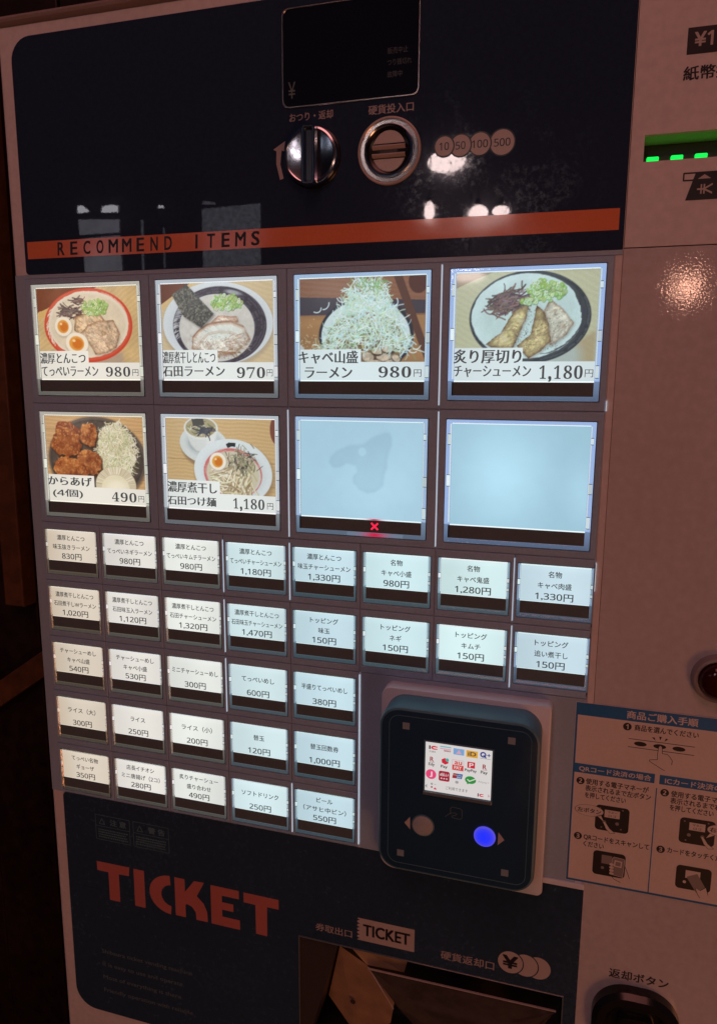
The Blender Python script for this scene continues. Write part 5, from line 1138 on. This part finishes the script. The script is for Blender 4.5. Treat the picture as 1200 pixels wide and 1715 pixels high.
# ================================================================== THE PLACE AROUND
mb = MB(); mb.face([(-6000, -6000, FLOOR - .5), (6000, -6000, FLOOR - .5), (6000, 3000, FLOOR - .5), (-6000, 3000, FLOOR - .5)], 'ground'); build('ground', mb, None, (0, 0, FLOOR), kind='structure')
# timber wall behind the machine
wall = thing('timber_wall', (200, 470, FLOOR), 'dark stained board wall in shadow behind the left side of the machine', 'wall')
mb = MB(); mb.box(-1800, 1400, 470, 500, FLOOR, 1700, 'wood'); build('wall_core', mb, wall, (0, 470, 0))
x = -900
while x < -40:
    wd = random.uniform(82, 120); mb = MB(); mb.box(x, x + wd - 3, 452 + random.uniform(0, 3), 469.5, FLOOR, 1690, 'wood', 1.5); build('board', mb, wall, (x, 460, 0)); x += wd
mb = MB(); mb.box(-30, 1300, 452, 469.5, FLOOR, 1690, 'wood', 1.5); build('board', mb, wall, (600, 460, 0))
mb = MB(); mb.box(-436, -403, 425, 451, -60, 700, 'wood2', 2); build('post', mb, wall, (-420, 440, 0))
mb = MB(); mb.prism([(-620, -330), (-360, -150), (-360, -110), (-620, -290)], 434, 451, 'wood2', 1.5); build('brace', mb, wall, (-480, 440, -200))
# shop front across the lane, seen only as reflections in the dark panel
sf = thing('shop_front', (-900, -2010, FLOOR), 'dim shop front across the lane, mirrored in the dark panel at upper left', 'shop front')
mb = MB(); mb.face([(2600, -2030, FLOOR), (-2600, -2030, FLOOR), (-2600, -2030, 2200), (2600, -2030, 2200)], 'facade'); build('facade_wall', mb, sf, (0, -2030, 0))
def pane(name, pts, m):
    mb = MB(); mb.face([(x_, -2000, z_) for x_, z_ in pts][::-1], m); mb.face([(x_, -2012, z_) for x_, z_ in pts], 'facade'); build(name, mb, sf, (pts[0][0], -2000, pts[0][1]))
pane('window', [(-1420, 560), (-1262, 560), (-1268, 783), (-1428, 778)], 'winlit'); pane('window', [(-1438, 792), (-1270, 792), (-1268, 836), (-1440, 846)], 'winlit')
pane('window', [(-940, 560), (-722, 560), (-718, 859), (-938, 853)], 'windim')
pane('transom', [(-1442, 868), (-1404, 868), (-1392, 872), (-1418, 892), (-1440, 893)], 'winbright'); pane('transom', [(-1342, 864), (-1272, 862), (-1270, 884), (-1300, 888), (-1336, 884)], 'winbright')
pane('transom', [(-1110, 866), (-1085, 864), (-1088, 874), (-1104, 876)], 'winbright'); pane('transom', [(-937, 868), (-884, 864), (-890, 872), (-930, 880)], 'windim')
pane('window', [(-1096, 600), (-1090, 600), (-1086, 800), (-1092, 800)], 'windim'); pane('window', [(-1184, 620), (-1176, 620), (-1170, 830), (-1180, 830)], 'windim')
def lamp(name, loc, rx, rz, m, label, group=None, ry=20):
    x0, y0, z0 = loc
    t = thing(name, (x0, y0, z0), label, 'lamp', group)
    mb = MB(); mb.smooth = True; seg = 20; rings = []
    for i in range(1, 12):
        a = math.pi * i / 12; r_ = math.sin(a)
        rings.append([(x0 + rx * r_ * math.cos(b), y0 + ry * r_ * math.sin(b), z0 + rz * math.cos(a)) for b in np.linspace(0, 2 * math.pi, seg, endpoint=False)])
    mb.loops(rings, m, cap0=m, cap1=m); build('lamp_glass', mb, t, loc)
    mb = MB(); k = rz + 2; mb.box(x0 - 7, x0 + 7, y0 - 7, y0 + 7, z0 + k, z0 + k + 16, 'blackring', 2); mb.box(x0 - 1.5, x0 + 1.5, y0 - 1.5, y0 + 1.5, z0 + k + 16, 2150, 'blackring'); build('cord', mb, t, loc)
G = 'pendant lamps over the lane behind the viewer'
lamp('pendant_lamp', (-87, -2000, 945), 60, 34, 'lampglass', 'large white lamp mirrored as the big glare by the coin symbols', G)
lamp('pendant_lamp', (-130, -1960, 790), 16, 30, 'lampglass', 'narrow white lamp mirrored as the leftmost small glare above the orange stripe', G)
lamp('pendant_lamp', (16, -2000, 785), 31, 25, 'lampglass', 'round white lamp mirrored as the middle glare above the orange stripe', G)
lamp('pendant_lamp', (90, -1960, 779), 26, 16, 'lampglass', 'flat white lamp mirrored as the rightmost glare above the orange stripe', G)
lamp('pendant_lamp', (-6, -1990, 596), 52, 17, 'lampglass', 'low white lamp mirrored as the glare on the charred pork photo', G)
lamp('warm_lamp', (635, -2000, 546), 30, 36, 'lampwarm', 'warm lamp mirrored as the orange speckled glow on the right plate', None, 30)

for o in list(bpy.data.objects):
    if o.parent and o.name != 'camera' and 'category' in o: del o['category']
print('objects', len(bpy.data.objects), 'tris', sum(sum(len(p.vertices) - 2 for p in m.polygons) for m in bpy.data.meshes if len(m.polygons) < 3000) )
